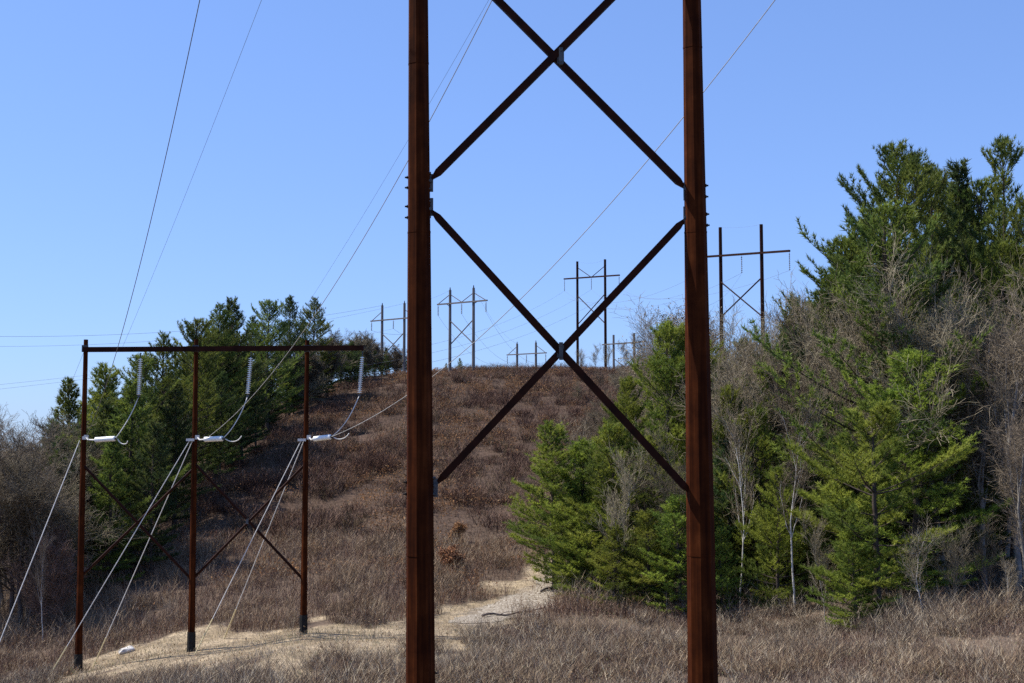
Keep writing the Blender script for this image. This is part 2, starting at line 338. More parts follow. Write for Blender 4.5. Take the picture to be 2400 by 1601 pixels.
mixz = inside(MIX, x, y); straw = vnoise(x, y, 4.5, 60) * .6 + vnoise(x, y, 1.4, 61) * .4 > .60; fg = ~straw & ~(mixz & (vnoise(x, y, 1.8, 31) < .62)) & ~in_tan(x, y) & ~in_tan(x, y + 2.5) & ~inside(SAND, x, y) & ~inside(SAND, x, y + 2) & (y < 84) & (vnoise(x, y, 2.4, 14) > .16)
stems('foreground_brush', take(xy[fg], 90000, 5), .2, .75, .012, FGB, M['stem'], .7, 2, 5)
stems('foreground_bushes', take(xy[fg], 130000, 6), .5, 1.35, .011, FGB, M['stem'], 1.0, 5, 14, bush=20, spread=.24)
xy = frame(scatter(200000, -42, 38, 50, 112, 6)); x, y = xy[:, 0], xy[:, 1]
tn = ((vnoise(x, y, 4.5, 60) * .6 + vnoise(x, y, 1.4, 61) * .4 > .58) & (y < 84) | in_tan(x, y) | (inside(MIX, x, y) & (vnoise(x, y, 1.8, 31) < .75))) & ~(inside(SAND, x, y) & (vnoise(x, y, .9, 3) * .6 + vnoise(x, y, 3.1, 13) * .4 > .50))
stems('dry_grass', xy[tn], .08, .38, .012, [(.40, .34, .245), (.52, .455, .35), (.33, .28, .19), (.40, .31, .21), (.27, .26, .15), (.26, .215, .16)], M['grass'], .9, 1, 7)
# dead leaves still hanging in the low brush, and litter: flat little leaf faces
def leaves(name, xy, pal, size, hmax, seed):
    g = np.random.default_rng(seed); N = len(xy); P = np.stack([xy[:, 0], xy[:, 1], ground(xy[:, 0], xy[:, 1]) + g.random(N) * hmax], 1)
    a_ = norm(g.normal(0, 1, (N, 3))); b_ = norm(np.cross(a_, g.normal(0, 1, (N, 3)))); s_ = (size * (.6 + .8 * g.random(N)))[:, None]
    V = np.stack([P - a_ * s_, P + b_ * s_ * .6, P + a_ * s_, P - b_ * s_ * .6], 1).reshape(-1, 3)
    F = (np.array([[0, 1, 2], [0, 2, 3]])[None] + (np.arange(N) * 4)[:, None, None]).reshape(-1, 3)
    C = np.array(pal)[g.integers(0, len(pal), N)] * (.7 + .6 * g.random(N))[:, None]
    return tag(link(name, tri_mesh(name, V, F, np.repeat(C, 4, 0)), M['leaf']), kind='stuff')
RUS = [(.19, .088, .05), (.25, .12, .064), (.13, .062, .04), (.20, .12, .075)]
xy = frame(scatter(300000, -40, 40, 95, 262, 8)); x, y = xy[:, 0], xy[:, 1]
ms = (x > left_edge(y) - 4) & (x < right_edge(y) + 4) & ~in_tan(x, y) & (vnoise(x, y, 2.1, 21) * .6 + vnoise(x, y, 7, 22) * .4 + (.12 * smooth(120, 220, y)) > .66)
leaves('russet_leaves', xy[ms], RUS, .10, 1.1, 9)
xy = frame(scatter(60000, -70, 62, 70, 130, 10)); x, y = xy[:, 0], xy[:, 1]
ms = ((x < left_edge(y) + 2) | (x > right_edge(y) - 3)) & (y > 78)
leaves('leaf_litter', xy[ms], RUS + [(.2, .15, .1), (.26, .2, .14)], .07, .06, 11)

xy = frame(scatter(26000, -42, 42, 46, 90, 41)); x, y = xy[:, 0], xy[:, 1]
ms = ~inside(SAND, x, y) & (vnoise(x, y, 2.0, 42) > .45)
leaves('dead_leaves', xy[ms], [(.30, .20, .12), (.36, .27, .18), (.20, .12, .075), (.16, .16, .08)], .05, .55, 43)
# ------------------------------------------------------------------ trees
def basis(d):
    d = d / np.linalg.norm(d); r = np.array([0, 0, 1.]) if abs(d[2]) < .9 else np.array([1., 0, 0]); x = np.cross(d, r); x /= np.linalg.norm(x); return d, x, np.cross(x, d)
def needle_mesh(name, T, D, Cc, k, L, W, g, spread=.6):
    N = len(T); T = np.repeat(T, k, 0); D = np.repeat(D, k, 0); C = np.repeat(Cc, k, 0); n_ = N * k
    d = norm(D + g.normal(0, spread, (n_, 3))); s_ = norm(np.cross(d, g.normal(0, 1, (n_, 3)))) * (W * (.7 + .6 * g.random(n_)))[:, None]
    tip = T + d * (L * (.7 + .6 * g.random(n_)))[:, None]
    V = np.stack([T - s_ * .5, T + s_ * .5, tip + s_ * .25], 1).reshape(-1, 3); F = np.arange(n_ * 3).reshape(-1, 3)
    return tri_mesh(name, V, F, np.repeat(C * (.85 + .3 * g.random(n_))[:, None], 3, 0))
GREENS = {'light': [(.212, .258, .040), (.262, .304, .050), (.134, .183, .033)], 'mid': [(.120, .155, .030), (.170, .200, .036), (.078, .112, .026)], 'dark': [(.080, .112, .034), (.118, .146, .038), (.054, .084, .030)]}
def pine(seed, H, zb, Rm, tone, whorl=.62, top=.5, irregular=.3, tuft=.15, k=8, L=.27, W=.05, droop=0., cone=.7):
    g = np.random.default_rng(seed); pal = np.array(GREENS[tone])
    nz = 14; tz = np.linspace(0, H, nz); sway = np.cumsum(g.normal(0, .05, (nz, 2)), 0) * H / 20
    TP = np.stack([sway[:, 0], sway[:, 1], tz], 1); r = (H * .011 + .03) * (1 - tz / H) ** .8 + .015
    S0, S1, R0, R1 = [], [], [], []
    def axis_at(z): i = min(int(z / H * (nz - 1)), nz - 2); t = z / H * (nz - 1) - i; return TP[i] * (1 - t) + TP[i + 1] * t
    T, D, C = [], [], []; z = zb
    # a few dead stubs below the crown
    for q in range(int(zb * 2.2)):
        zz = g.uniform(.15, 1) * zb; a_ = g.uniform(0, 6.28); p = axis_at(zz); e = p + np.array([math.cos(a_), math.sin(a_), g.uniform(-.2, .3)]) * g.uniform(.4, 1.6)
        S0.append(p); S1.append(e); R0.append(.025); R1.append(.008)
    clump = g.random(200)
    while z < H - .25:
        t = (z - zb) / (H - zb); pr = (1 - t) ** cone * min(1, .6 + 1.3 * t) ; nb = int(g.integers(4, 7))
        a0 = g.uniform(0, 6.28); tier = 1 + irregular * g.normal()
        for bi in range(nb):
            if g.random() < .10 + .1 * irregular: continue
            ln = min(max(.3, Rm * pr * max(.35, tier) * g.uniform(.55, 1.12)) + .25, .45 + .8 * (H - z))
            az = a0 + bi * 6.283 / nb + g.normal(0, .25); el = -.05 - droop + t * 0.95 + g.normal(0, .08)
            p = axis_at(z + g.normal(0, .08)); d = np.array([math.cos(az) * math.cos(el), math.sin(az) * math.cos(el), math.sin(el)])
            ns = 6; pts = [p]; dirs = []
            bcol = pal[g.integers(0, len(pal))] * (.8 + .45 * g.random())
            for q in range(ns):
                d = d + np.array([g.normal(0, .06), g.normal(0, .06), .05 + .10 * q / ns]); d /= np.linalg.norm(d); p = p + d * ln / ns; pts.append(p); dirs.append(d)
            rb = .008 * ln + .010
            for q in range(ns):
                S0.append(pts[q]); S1.append(pts[q + 1]); R0.append(rb * (1 - q / ns) + .006); R1.append(rb * (1 - (q + 1) / ns) + .005)
            s_ = .22 if ln > 1 else .1; sd = 1
            while s_ < 1.0:
                i = min(int(s_ * ns), ns - 1); f = s_ * ns - i; bp_ = pts[i] * (1 - f) + pts[i + 1] * f; dd, xx, yy = basis(dirs[i])
                bl = min(1.15, ln * (.16 + .34 * (1 - s_) ** .8) + .12) * g.uniform(.6, 1.15); ang = g.uniform(.55, 1.0)
                e = dd * math.cos(ang) + xx * sd * math.sin(ang) + np.array([0, 0, .18 + .2 * g.random()]); e /= np.linalg.norm(e)
                S0.append(bp_); S1.append(bp_ + e * bl); R0.append(.007); R1.append(.003)
                nt = max(2, int(bl / tuft)); fr = np.linspace(.3 if bl > .4 else .1, 1, nt)
                for q in fr:
                    T.append(bp_ + e * bl * q + g.normal(0, .03, 3)); D.append(e * .8 + np.array([0, 0, .55])); C.append(bcol * (.85 + .3 * g.random()))
                sd = -sd; s_ += max(.045, .2 / ln) * g.uniform(.7, 1.3)
            for q in range(4): T.append(pts[-1] - dirs[-1] * q * .07); D.append(dirs[-1] + np.array([0, 0, .4])); C.append(bcol)
        z += whorl * g.uniform(.65, 1.25) * (1 - .35 * t)
    for q in range(8): T.append(TP[-1] - np.array([0, 0, .09 * q])); D.append(np.array([0, 0, 1.])); C.append(pal[0])
    P0 = np.concatenate([TP[:-1], S0]); P1 = np.concatenate([TP[1:], S1])
    V, F_ = tubes(P0, P1, np.concatenate([r[:-1], R0]), np.concatenate([r[1:], R1]), 5)
    trunk = tri_mesh('pine_trunk', V, F_); trunk.materials.append(M['pine_bark'])
    crown = needle_mesh('pine_crown', np.array(T), np.array(D), np.array(C), k, L, W, g); crown.materials.append(M['needles'])
    return dict(H=H, parts=[('trunk', trunk), ('crown', crown)])

def bare(seed, H, r0, bark, twigc, fork=.3, spread=.55, up=.12, levels=4, lean=0., dens=1., leafy=None, fat=.006):
    g = np.random.default_rng(seed); A = [[], [], [], []]; B = [[], [], [], []]; tipP = []
    def grow(p, d, ln, r, lv, ns):
        pts = [p]; st = A if lv <= 1 else B
        for q in range(ns):
            d = d + g.normal(0, .10 + .05 * lv, 3) + np.array([0, 0, up * (.6 if lv else .25)]); d /= np.linalg.norm(d); e = p + d * ln / ns
            ra, rb = r * (1 - q / ns * .75), r * (1 - (q + 1) / ns * .75)
            st[0].append(p); st[1].append(e); st[2].append(max(ra, fat * 1.5 if lv > 2 else fat * 2)); st[3].append(max(rb, fat)); p = e
            if lv < levels and (lv > 0 or (q + 1) / ns > fork):
                nc = [2.3, 2.0, 1.9, 1.3][lv] * dens; nc = int(nc) + (g.random() < nc % 1)
                for c_ in range(nc):
                    dd, xx, yy = basis(d); a_ = g.uniform(0, 6.283); an = spread * g.uniform(.6, 1.3)
                    e2 = dd * math.cos(an) + (xx * math.cos(a_) + yy * math.sin(a_)) * math.sin(an)
                    f = [.46, .52, .55, .55][lv] * g.uniform(.7, 1.15) * (1 - .35 * q / ns if lv == 0 else 1)
                    grow(p - d * ln / ns * g.random() * .8, e2, ln * f, max(rb * .55, .005), lv + 1, [7, 5, 4, 3, 2][lv + 1])
            elif lv == levels: tipP.append(e)
    grow(np.zeros(3), np.array([lean, 0, 1.]), H * .8, r0, 0, 8)
    top = max(q[2] for q in A[1] + B[1])
    V, F_ = tubes(A[0], A[1], A[2], A[3], 6); s_ = H / top; V = V * s_
    trunk = tri_mesh('bare_trunk', V, F_); trunk.materials.append(bark)
    V, F_ = tubes(B[0], B[1], B[2], B[3], 3); V = V * s_; tw = np.array(twigc); nB = len(B[0]); C = np.repeat(tw[g.integers(0, len(tw), nB)] * (.75 + .5 * g.random(nB))[:, None], 6, 0)
    if leafy is not None:
        tp = np.repeat(np.array(tipP) * s_, 2, 0); N = len(tp); tp = tp + g.normal(0, .10, (N, 3)); a_ = norm(g.normal(0, 1, (N, 3))) * .05; b_ = norm(g.normal(0, 1, (N, 3))) * .04
        V2 = np.stack([tp - a_, tp + b_, tp + a_, tp - b_], 1).reshape(-1, 3); F2 = (np.array([[0, 1, 2], [0, 2, 3]])[None] + (np.arange(N) * 4)[:, None, None]).reshape(-1, 3) + len(V)
        lc = np.array(leafy); C = np.concatenate([C, np.repeat(lc[g.integers(0, len(lc), N)], 4, 0)]); V = np.concatenate([V, V2]); F_ = np.concatenate([F_, F2])
    crown = tri_mesh('bare_crown', V, F_, C); crown.materials.append(M['twig'])
    return dict(H=H, parts=[('trunk', trunk), ('crown', crown)])
GT = [(.235, .195, .132), (.32, .268, .188), (.17, .138, .095)]; BT = [(.15, .122, .082), (.20, .165, .112), (.11, .09, .062)]; RT = [(.19, .12, .09), (.24, .16, .12), (.15, .105, .085)]
PRO = {
    'young_a': pine(11, 12, .5, 3.6, 'light', .55, irregular=.25, k=12, W=.034, L=.25), 'young_b': pine(12, 10, .3, 3.4, 'light', .55, irregular=.3, k=12, W=.034, L=.25), 'young_c': pine(13, 13, .6, 3.2, 'mid', .55, irregular=.25),
    'full_light': pine(14, 17, 1.0, 4.2, 'light', .7, irregular=.4, cone=.62, k=11, W=.038), 'mid_a': pine(21, 17, 1.8, 4.3, 'mid', .7, irregular=.35, cone=.6), 'mid_b': pine(22, 16, 2.2, 4.0, 'dark', .7, irregular=.35, cone=.65), 'mid_c': pine(23, 18, 3.0, 4.6, 'mid', .75, irregular=.45, cone=.55),
    'tall_a': pine(31, 26, 6, 6.8, 'mid', .9, irregular=.5, k=8, L=.32, W=.055, cone=.4, tuft=.17), 'tall_b': pine(32, 24, 5, 6.2, 'mid', .95, irregular=.55, k=8, L=.32, W=.055, cone=.42, tuft=.17), 'dark_a': pine(33, 15, 1.5, 3.4, 'dark', .65, irregular=.3),
    'tier': pine(41, 13, 1.2, 5.4, 'light', 1.25, irregular=.5, k=14, droop=.10, tuft=.12, W=.036), 'spire': pine(42, 18, 3, 2.0, 'dark', .6, irregular=.35),
    'bare_a': bare(51, 14, .16, M['grey_bark'], GT), 'bare_b': bare(52, 15, .18, M['grey_bark'], GT, .25, .5), 'bare_c': bare(53, 12, .13, M['brown_bark'], BT, .2, .65), 'bare_d': bare(54, 13, .15, M['brown_bark'], BT, .3, .5),
    'far_bare': bare(63, 11, .14, M['brown_bark'], BT, .2, .5, .16, 4, dens=1.15, fat=.016), 'bud': bare(55, 13, .12, M['grey_bark'], GT, .3, .5, leafy=[(.30, .25, .17), (.24, .20, .12)]), 'slim_a': bare(56, 10, .065, M['grey_bark'], GT, .35, .4, .2, 3), 'slim_b': bare(57, 9, .055, M['brown_bark'], BT, .25, .45, .2, 3),
    'birch_a': bare(58, 13, .085, M['birch_bark'], GT, .4, .45, .15, 3, .06), 'birch_b': bare(59, 8, .065, M['birch_bark'], GT, .45, .5, .1, 3, -.22), 'red': bare(60, 5, .05, M['brown_bark'], RT, .08, .55, .12, 3, dens=1.3),
    'snag': bare(61, 4, .07, M['snag'], [(.5, .47, .42)], .4, .6, .05, 2, .1, .6),
    'russet': bare(62, 2.2, .03, M['brown_bark'], RT, .05, .7, .1, 3, leafy=[(.26, .12, .05), (.22, .10, .05), (.30, .16, .08)]),
}
n_tree = {}
def tree(kind, proto, x, y, h, label, cat, group=None, wf=1., rot=None, tilt=0., sink=.12):
    p = PRO[proto]; root = empty(kind, (x, y, gz(x, y) - sink), label, cat, group); s_ = h / p['H']; root.scale = (s_ * wf, s_ * wf, s_)
    root.rotation_euler = (0, tilt, rnd.uniform(0, 6.28) if rot is None else rot)
    if tilt: root.rotation_mode = 'ZYX'; root.rotation_euler = (0, tilt, root.rotation_euler.z)
    for nm, me_ in p['parts']:
        o = bpy.data.objects.new(nm, me_); COL.objects.link(o); o.parent = root
    return root
def tree_px(kind, proto, u, vtop, Y, label, cat, group=None, wf=1., **kw):
    pt = at(u, vtop, Y); h = pt.z - gz(pt.x, Y)
    return tree(kind, proto, pt.x, Y, h, label, cat, group, wf, **kw)
def tree_left(y): return left_edge(y) - 4.5 * (1 - smooth(185, 225, y)) * smooth(105, 120, y)
def clear(x, y):
    return left_edge(y) - 1 < x < right_edge(y)
PT, BR = 'pine tree', 'bare tree'
# --- right side wood: trees one can point to
tree_px('pine_tree', 'young_b', 1370, 1040, 96, 'bushy green pine shoulder to shoulder with the leaning young pine', PT, 'pines along the right edge of the clearing', 1.4)
tree_px('pine_tree', 'young_a', 1530, 1010, 92, 'full light green pine filling the clump under the lower right brace', PT, 'pines along the right edge of the clearing', 1.4)
tree_px('pine_tree', 'young_a', 1300, 985, 97, 'bright green young pine leaning over the sandy track, nearest to the open hillside', PT, 'pines along the right edge of the clearing', 1.4)
tree_px('pine_tree', 'young_b', 1440, 1000, 93, 'bright bushy pine below the lower right brace of the steel frame', PT, 'pines along the right edge of the clearing', 1.25)
tree_px('pine_tree', 'full_light', 1565, 765, 101, 'tall pointed green pine just left of the right rusty pole', PT, 'pines along the right edge of the clearing', 1.05)
tree_px('pine_tree', 'full_light', 1475, 890, 108, 'green pine behind the bushy pine, its top under the brace crossing', PT, 'pines along the right edge of the clearing', 1.)
tree_px('pine_tree', 'young_b', 1590, 1165, 86, 'low bright pine at the foot of the right rusty pole, boughs down to the brush', PT, 'pines along the right edge of the clearing', 1.4)
tree_px('pine_tree', 'young_b', 1378, 1185, 92, 'low light green pine spreading beside the end of the track', PT, 'pines along the right edge of the clearing', 1.35)
tree_px('pine_tree', 'young_a', 1340, 1215, 93, 'low light green pine hiding the trunk of the leaning young pine', PT, 'pines along the right edge of the clearing', 1.6)
tree_px('pine_tree', 'young_b', 1440, 1235, 88, 'low bright pine in the middle of the clump left of the right rusty pole', PT, 'pines along the right edge of the clearing', 1.5)
tree_px('pine_tree', 'young_a', 1515, 1190, 87, 'low bright pine between the middle of the clump and the right rusty pole', PT, 'pines along the right edge of the clearing', 1.5)
tree_px('pine_tree', 'young_b', 2000, 1235, 75, 'low bright pine with drooping boughs at the foot of the tiered pine', PT, 'pines of the right wood', 1.5)
tree_px('pine_tree', 'young_a', 1690, 1230, 86, 'low green pine peeping out right of the right rusty pole', PT, 'pines of the right wood', 1.1)
tree_px('pine_tree', 'dark_a', 1705, 1010, 92, 'dark green pine just right of the right rusty pole', PT, 'pines of the right wood', 1.1)
tree_px('pine_tree', 'tier', 2050, 940, 77, 'pine with bright flat tiers of boughs standing forward of the dark wood', PT, 'pines of the right wood', 1.3, rot=.6)
tree_px('pine_tree', 'full_light', 2130, 830, 82, 'full light green pine directly behind the tiered pine', PT, 'pines of the right wood', 1.5)
tree_px('pine_tree', 'tall_a', 2100, 345, 100, 'tallest old pine with ragged reaching boughs on the wood skyline', PT, 'pines of the right wood', .95, rot=2.1)
tree_px('pine_tree', 'tall_b', 2345, 338, 98, 'tall ragged pine at the far right end of the skyline', PT, 'pines of the right wood', .8)
tree_px('pine_tree', 'tall_b', 2185, 400, 104, 'ragged pine shoulder to shoulder with the tallest pine, just right of it', PT, 'pines of the right wood', .85, rot=4.)
tree_px('pine_tree', 'mid_c', 1985, 560, 104, 'green pine on the left shoulder of the high skyline, left of the tallest pine', PT, 'pines of the right wood', 1.1)
tree_px('pine_tree', 'tall_a', 2215, 432, 112, 'ragged pine filling the skyline dip right of the tallest pine', PT, 'pines of the right wood', .9, rot=1.)
tree_px('pine_tree', 'mid_c', 2300, 425, 108, 'green pine filling the skyline dip left of the far right pine', PT, 'pines of the right wood', .9)
tree_px('pine_tree', 'mid_a', 1930, 650, 108, 'green pine low on the skyline where the wood begins to rise', PT, 'pines of the right wood', 1.)
tree_px('pine_tree', 'spire', 2250, 395, 108, 'slim pine top poking up between the two tallest pines', PT, 'pines of the right wood', 1.2)
tree_px('pine_tree', 'tall_b', 2030, 520, 112, 'broad pine filling in left of the tallest pine', PT, 'pines of the right wood', .85)
tree_px('pine_tree', 'mid_a', 1868, 705, 104, 'narrow yellowish pine under the end of the far crossarm', PT, 'pines of the right wood', .75)
tree_px('pine_tree', 'full_light', 1790, 860, 98, 'green pine half hidden by grey branches right of the rusty pole', PT, 'pines of the right wood', 1.)
tree_px('pine_tree', 'dark_a', 1930, 1010, 88, 'dark pine in the shade left of the tiered pine', PT, 'pines of the right wood', 1.)
tree_px('pine_tree', 'mid_b', 2290, 900, 86, 'dark pine behind grey twigs right of the tiered pine', PT, 'pines of the right wood', 1.1)
tree_px('pine_tree', 'tall_a', 2460, 420, 92, 'big pine cut off by the right edge of the photo', PT, 'pines of the right wood', .8)
tree_px('bare_tree', 'bare_b', 2190, 520, 84, 'big grey bare tree with fanning limbs in front of the tallest pine', BR, 'bare trees of the right wood', 1.15, rot=1.)
tree_px('bare_tree', 'bare_b', 2085, 560, 87, 'grey bare tree with upswept limbs directly before the tallest pine', BR, 'bare trees of the right wood', 1.1, rot=4.)
tree_px('bare_tree', 'bare_b', 2285, 600, 83, 'grey bare tree between the tallest pine and the far right pine', BR, 'bare trees of the right wood', 1.1, rot=5.)
tree_px('bare_tree', 'bare_a', 2010, 600, 90, 'grey bare tree sloping out left of the tallest pine', BR, 'bare trees of the right wood', 1.1)
tree_px('bare_tree', 'bare_a', 2360, 620, 80, 'pale bare tree in front of the far right pine', BR, 'bare trees of the right wood', 1.1, rot=2.5)
tree_px('bare_tree', 'bare_a', 1560, 668, 122, 'grey bare tree rising over the pointed pine', BR, 'bare trees of the right wood', 1.2)
tree_px('bare_tree', 'bare_a', 1715, 790, 94, 'dense grey bare tree against the right rusty pole', BR, 'bare trees of the right wood', 1.15)
tree_px('bare_tree', 'bare_a', 1800, 690, 104, 'grey bare tree in front of the nearest far tower legs', BR, 'bare trees of the right wood', 1.)
tree_px('bare_tree', 'bare_d', 1925, 690, 98, 'dark bare tree left of the broad pine', BR, 'bare trees of the right wood', 1.15)
tree_px('bare_tree', 'bare_a', 2385, 860, 74, 'light grey bare tree at the right edge above the brush', BR, 'bare trees of the right wood', 1.)
tree_px('birch_tree', 'birch_a', 1852, 850, 84, 'white stemmed birch with a forked top right of the rusty pole', 'birch', 'birches', .8, rot=0.4)
tree_px('birch_tree', 'birch_a', 1728, 900, 88, 'thin white birch stem close beside the right rusty pole', 'birch', 'birches', .8, rot=3.)
tree_px('birch_tree', 'birch_b', 2168, 1190, 72, 'leaning pale birch sapling in front of the tiered pine', 'birch', 'birches', 1., rot=0.)
tree_px('birch_tree', 'birch_b', 2352, 1280, 72, 'crooked pale sapling near the right edge of the brush', 'birch', 'birches', 1., rot=1.9)
tree_px('bare_sapling', 'slim_a', 1445, 1010, 89, 'slender grey sapling in front of the bushy pine', 'sapling', 'saplings at the wood edge', .9)
tree_px('bare_sapling', 'slim_a', 1930, 1180, 77, 'slender grey sapling at the left of the tiered pine', 'sapling', 'saplings at the wood edge', .9)
tree_px('bare_sapling', 'slim_b', 2230, 1200, 71, 'twiggy brown sapling right of the leaning birch', 'sapling', 'saplings at the wood edge', 1.1)
tree_px('bare_sapling', 'slim_b', 2310, 1190, 74, 'dark thicket sapling between the leaning birch and the crooked sapling', 'sapling', 'saplings at the wood edge', 1.2)
for i, (u, v, Y, pr) in enumerate([(1660, 705, 112, 'bare_a'), (1690, 690, 118, 'bare_b'), (1735, 700, 108, 'bare_a'), (1765, 680, 121, 'bud'), (1800, 690, 112, 'bare_b'), (1835, 665, 116, 'bare_a'), (1715, 725, 100, 'bare_b'), (1780, 735, 99, 'bare_a'), (1860, 700, 98, 'bare_b'), (1870, 650, 112, 'slim_a'), (1905, 665, 103, 'bare_b'), (1950, 610, 100, 'bare_a'), (1680, 830, 99, 'slim_a'), (1765, 800, 97, 'slim_a'), (1890, 780, 93, 'slim_a'), (1960, 720, 92, 'bare_b'), (2045, 640, 89, 'slim_a'), (2140, 580, 88, 'slim_a'), (2240, 640, 84, 'slim_a'), (2330, 560, 88, 'bare_b'), (2390, 600, 86, 'slim_a')]):
    tree_px('bare_tree', pr, u, v, Y, 'thin tall bare trunk threaded through the pines of the right wood', BR, 'thin bare trees threaded through the right wood', 1.)
for i, (u, v, Y, lb) in enumerate([(1745, 800, 116, 'green pine filling the skyline low behind the thin white birch'), (1850, 755, 118, 'green pine on the skyline between the nearest far tower and the rising wood'), (1690, 840, 106, 'green pine peering over the bushes just right of the right rusty pole')]):
    tree_px('pine_tree', ['full_light', 'mid_a', 'mid_c'][i], u, v, Y, lb, PT, 'pines of the right wood', 1.)
for i, (u, v, Y, lb) in enumerate([(1775, 960, 91, 'sunlit green pine between the two thin white birches'), (1905, 930, 91, 'sunlit green pine just right of the forked white birch'), (1960, 1060, 86, 'green pine in front of the dark wood, touching the tiered pine on its left'), (1820, 1100, 86, 'low green pine at the foot of the forked white birch'), (2215, 1000, 84, 'sunlit green pine behind the leaning pale birch sapling')]):
    tree_px('pine_tree', ['full_light', 'mid_a', 'young_c', 'young_b', 'mid_c'][i], u, v, Y, lb, PT, 'pines of the right wood', 1.05)
# fill of the right wood
SKR = np.array([(1380, 880), (1450, 800), (1520, 760), (1600, 740), (1700, 760), (1800, 715), (1900, 690), (1960, 640), (2000, 520), (2100, 430), (2200, 430), (2300, 430), (2400, 400), (2600, 420)])
def fill(n_, u0, u1, Y0, Y1, sk, kinds, low, seed, side, labels, groups, edge):
    g = random.Random(seed); k = 0; tries = 0; spots = []
    while k < n_ and tries < 9000:
        tries += 1; u = g.uniform(u0, u1); Y = g.uniform(Y0, Y1); vt = float(np.interp(u, sk[:, 0], sk[:, 1])) + g.uniform(*low) + 8
        pt = at(u, vt, Y)
        if not edge(pt.x, Y) or any((pt.x - a_)**2 + (Y - b_)**2 < 5 for a_, b_ in spots): continue
        h = pt.z - gz(pt.x, Y)
        if h < 3: continue
        kd, pr, wf = g.choice(kinds); hm_ = PRO[pr]['H'] * 1.55
        if h > hm_: h = hm_ * g.uniform(.75, 1)
        spots.append((pt.x, Y)); k += 1
        tree(kd, pr, pt.x, Y, h, labels[kd], PT if kd == 'pine_tree' else BR, groups[kd], wf * g.uniform(.85, 1.2))
LR = {'pine_tree': 'green pine among many in the thick of the wood right of the poles', 'bare_tree': 'bare grey tree among many in the thick of the wood right of the poles'}
GR = {'pine_tree': 'pines in the thick of the right wood', 'bare_tree': 'bare trees in the thick of the right wood'}
KR = [('pine_tree', 'mid_a', 1), ('pine_tree', 'mid_b', 1), ('pine_tree', 'mid_c', 1), ('pine_tree', 'full_light', 1.), ('pine_tree', 'mid_a', .9), ('bare_tree', 'bare_a', 1), ('bare_tree', 'bare_b', 1), ('bare_tree', 'bare_d', 1)]
fill(105, 1420, 2600, 86, 165, SKR, KR, (10, 330), 5, 1, LR, GR, lambda x, y: x > right_edge(y) + (1.5 if y > 100 else 0))
# --- trees on the ridge
tree_px('pine_tree', 'young_a', 1078, 838, 246, 'small green pine on the ridge between two far wooden poles', PT, 'small trees on the ridge', 1.2)
tree_px('pine_tree', 'young_c', 1045, 850, 250, 'small dark pine on the ridge beside the left rusty pole', PT, 'small trees on the ridge', 1.2)
tree_px('dead_snag', 'snag', 1024, 858, 232, 'bleached dead snag on the ridge just right of the left rusty pole', 'dead tree', 'bleached snags on the ridge', 1., tilt=.3)
tree_px('dead_snag', 'snag', 1082, 862, 232, 'bleached dead snag leaning below the small ridge pine', 'dead tree', 'bleached snags on the ridge', 1., tilt=.35)
tree_px('dead_snag', 'snag', 908, 880, 226, 'small pale snag on the hill crest between insulator string and rusty pole', 'dead tree', 'bleached snags on the ridge', .8, tilt=.3)
tree_px('dead_snag', 'snag', 858, 882, 224, 'small pale snag behind the right hanging insulator string', 'dead tree', 'bleached snags on the ridge', .8, tilt=.25)
for i, (u, v, Y, pr) in enumerate([(1362, 812, 238, 'bare_a'), (1395, 800, 243, 'slim_a'), (1430, 800, 236, 'slim_a'), (1465, 790, 232, 'slim_a'), (1500, 770, 226, 'bare_a'), (1535, 745, 222, 'bare_b'), (1450, 850, 190, 'bare_d'), (1410, 860, 205, 'bare_c'), (1480, 845, 170, 'bare_a'), (1520, 800, 160, 'bare_a'), (1440, 905, 150, 'bare_c'), (1400, 930, 160, 'bare_c'), (1360, 890, 190, 'bare_c'), (1330, 955, 130, 'bare_c'), (1375, 960, 122, 'slim_a')]):
    tree_px('bare_tree', pr, u, v, Y, 'bare tree in the grey thicket at the right end of the hilltop', BR, 'bare trees at the right end of the hilltop', 1.3)
for i, (u, v) in enumerate([(1165, 858), (1205, 852), (1250, 850), (1300, 848)]):
    tree_px('bare_tree', 'slim_b', u, v, 240, 'little bare sapling sticking up from the hill crest', BR, 'bare saplings on the hill crest', 1.3)
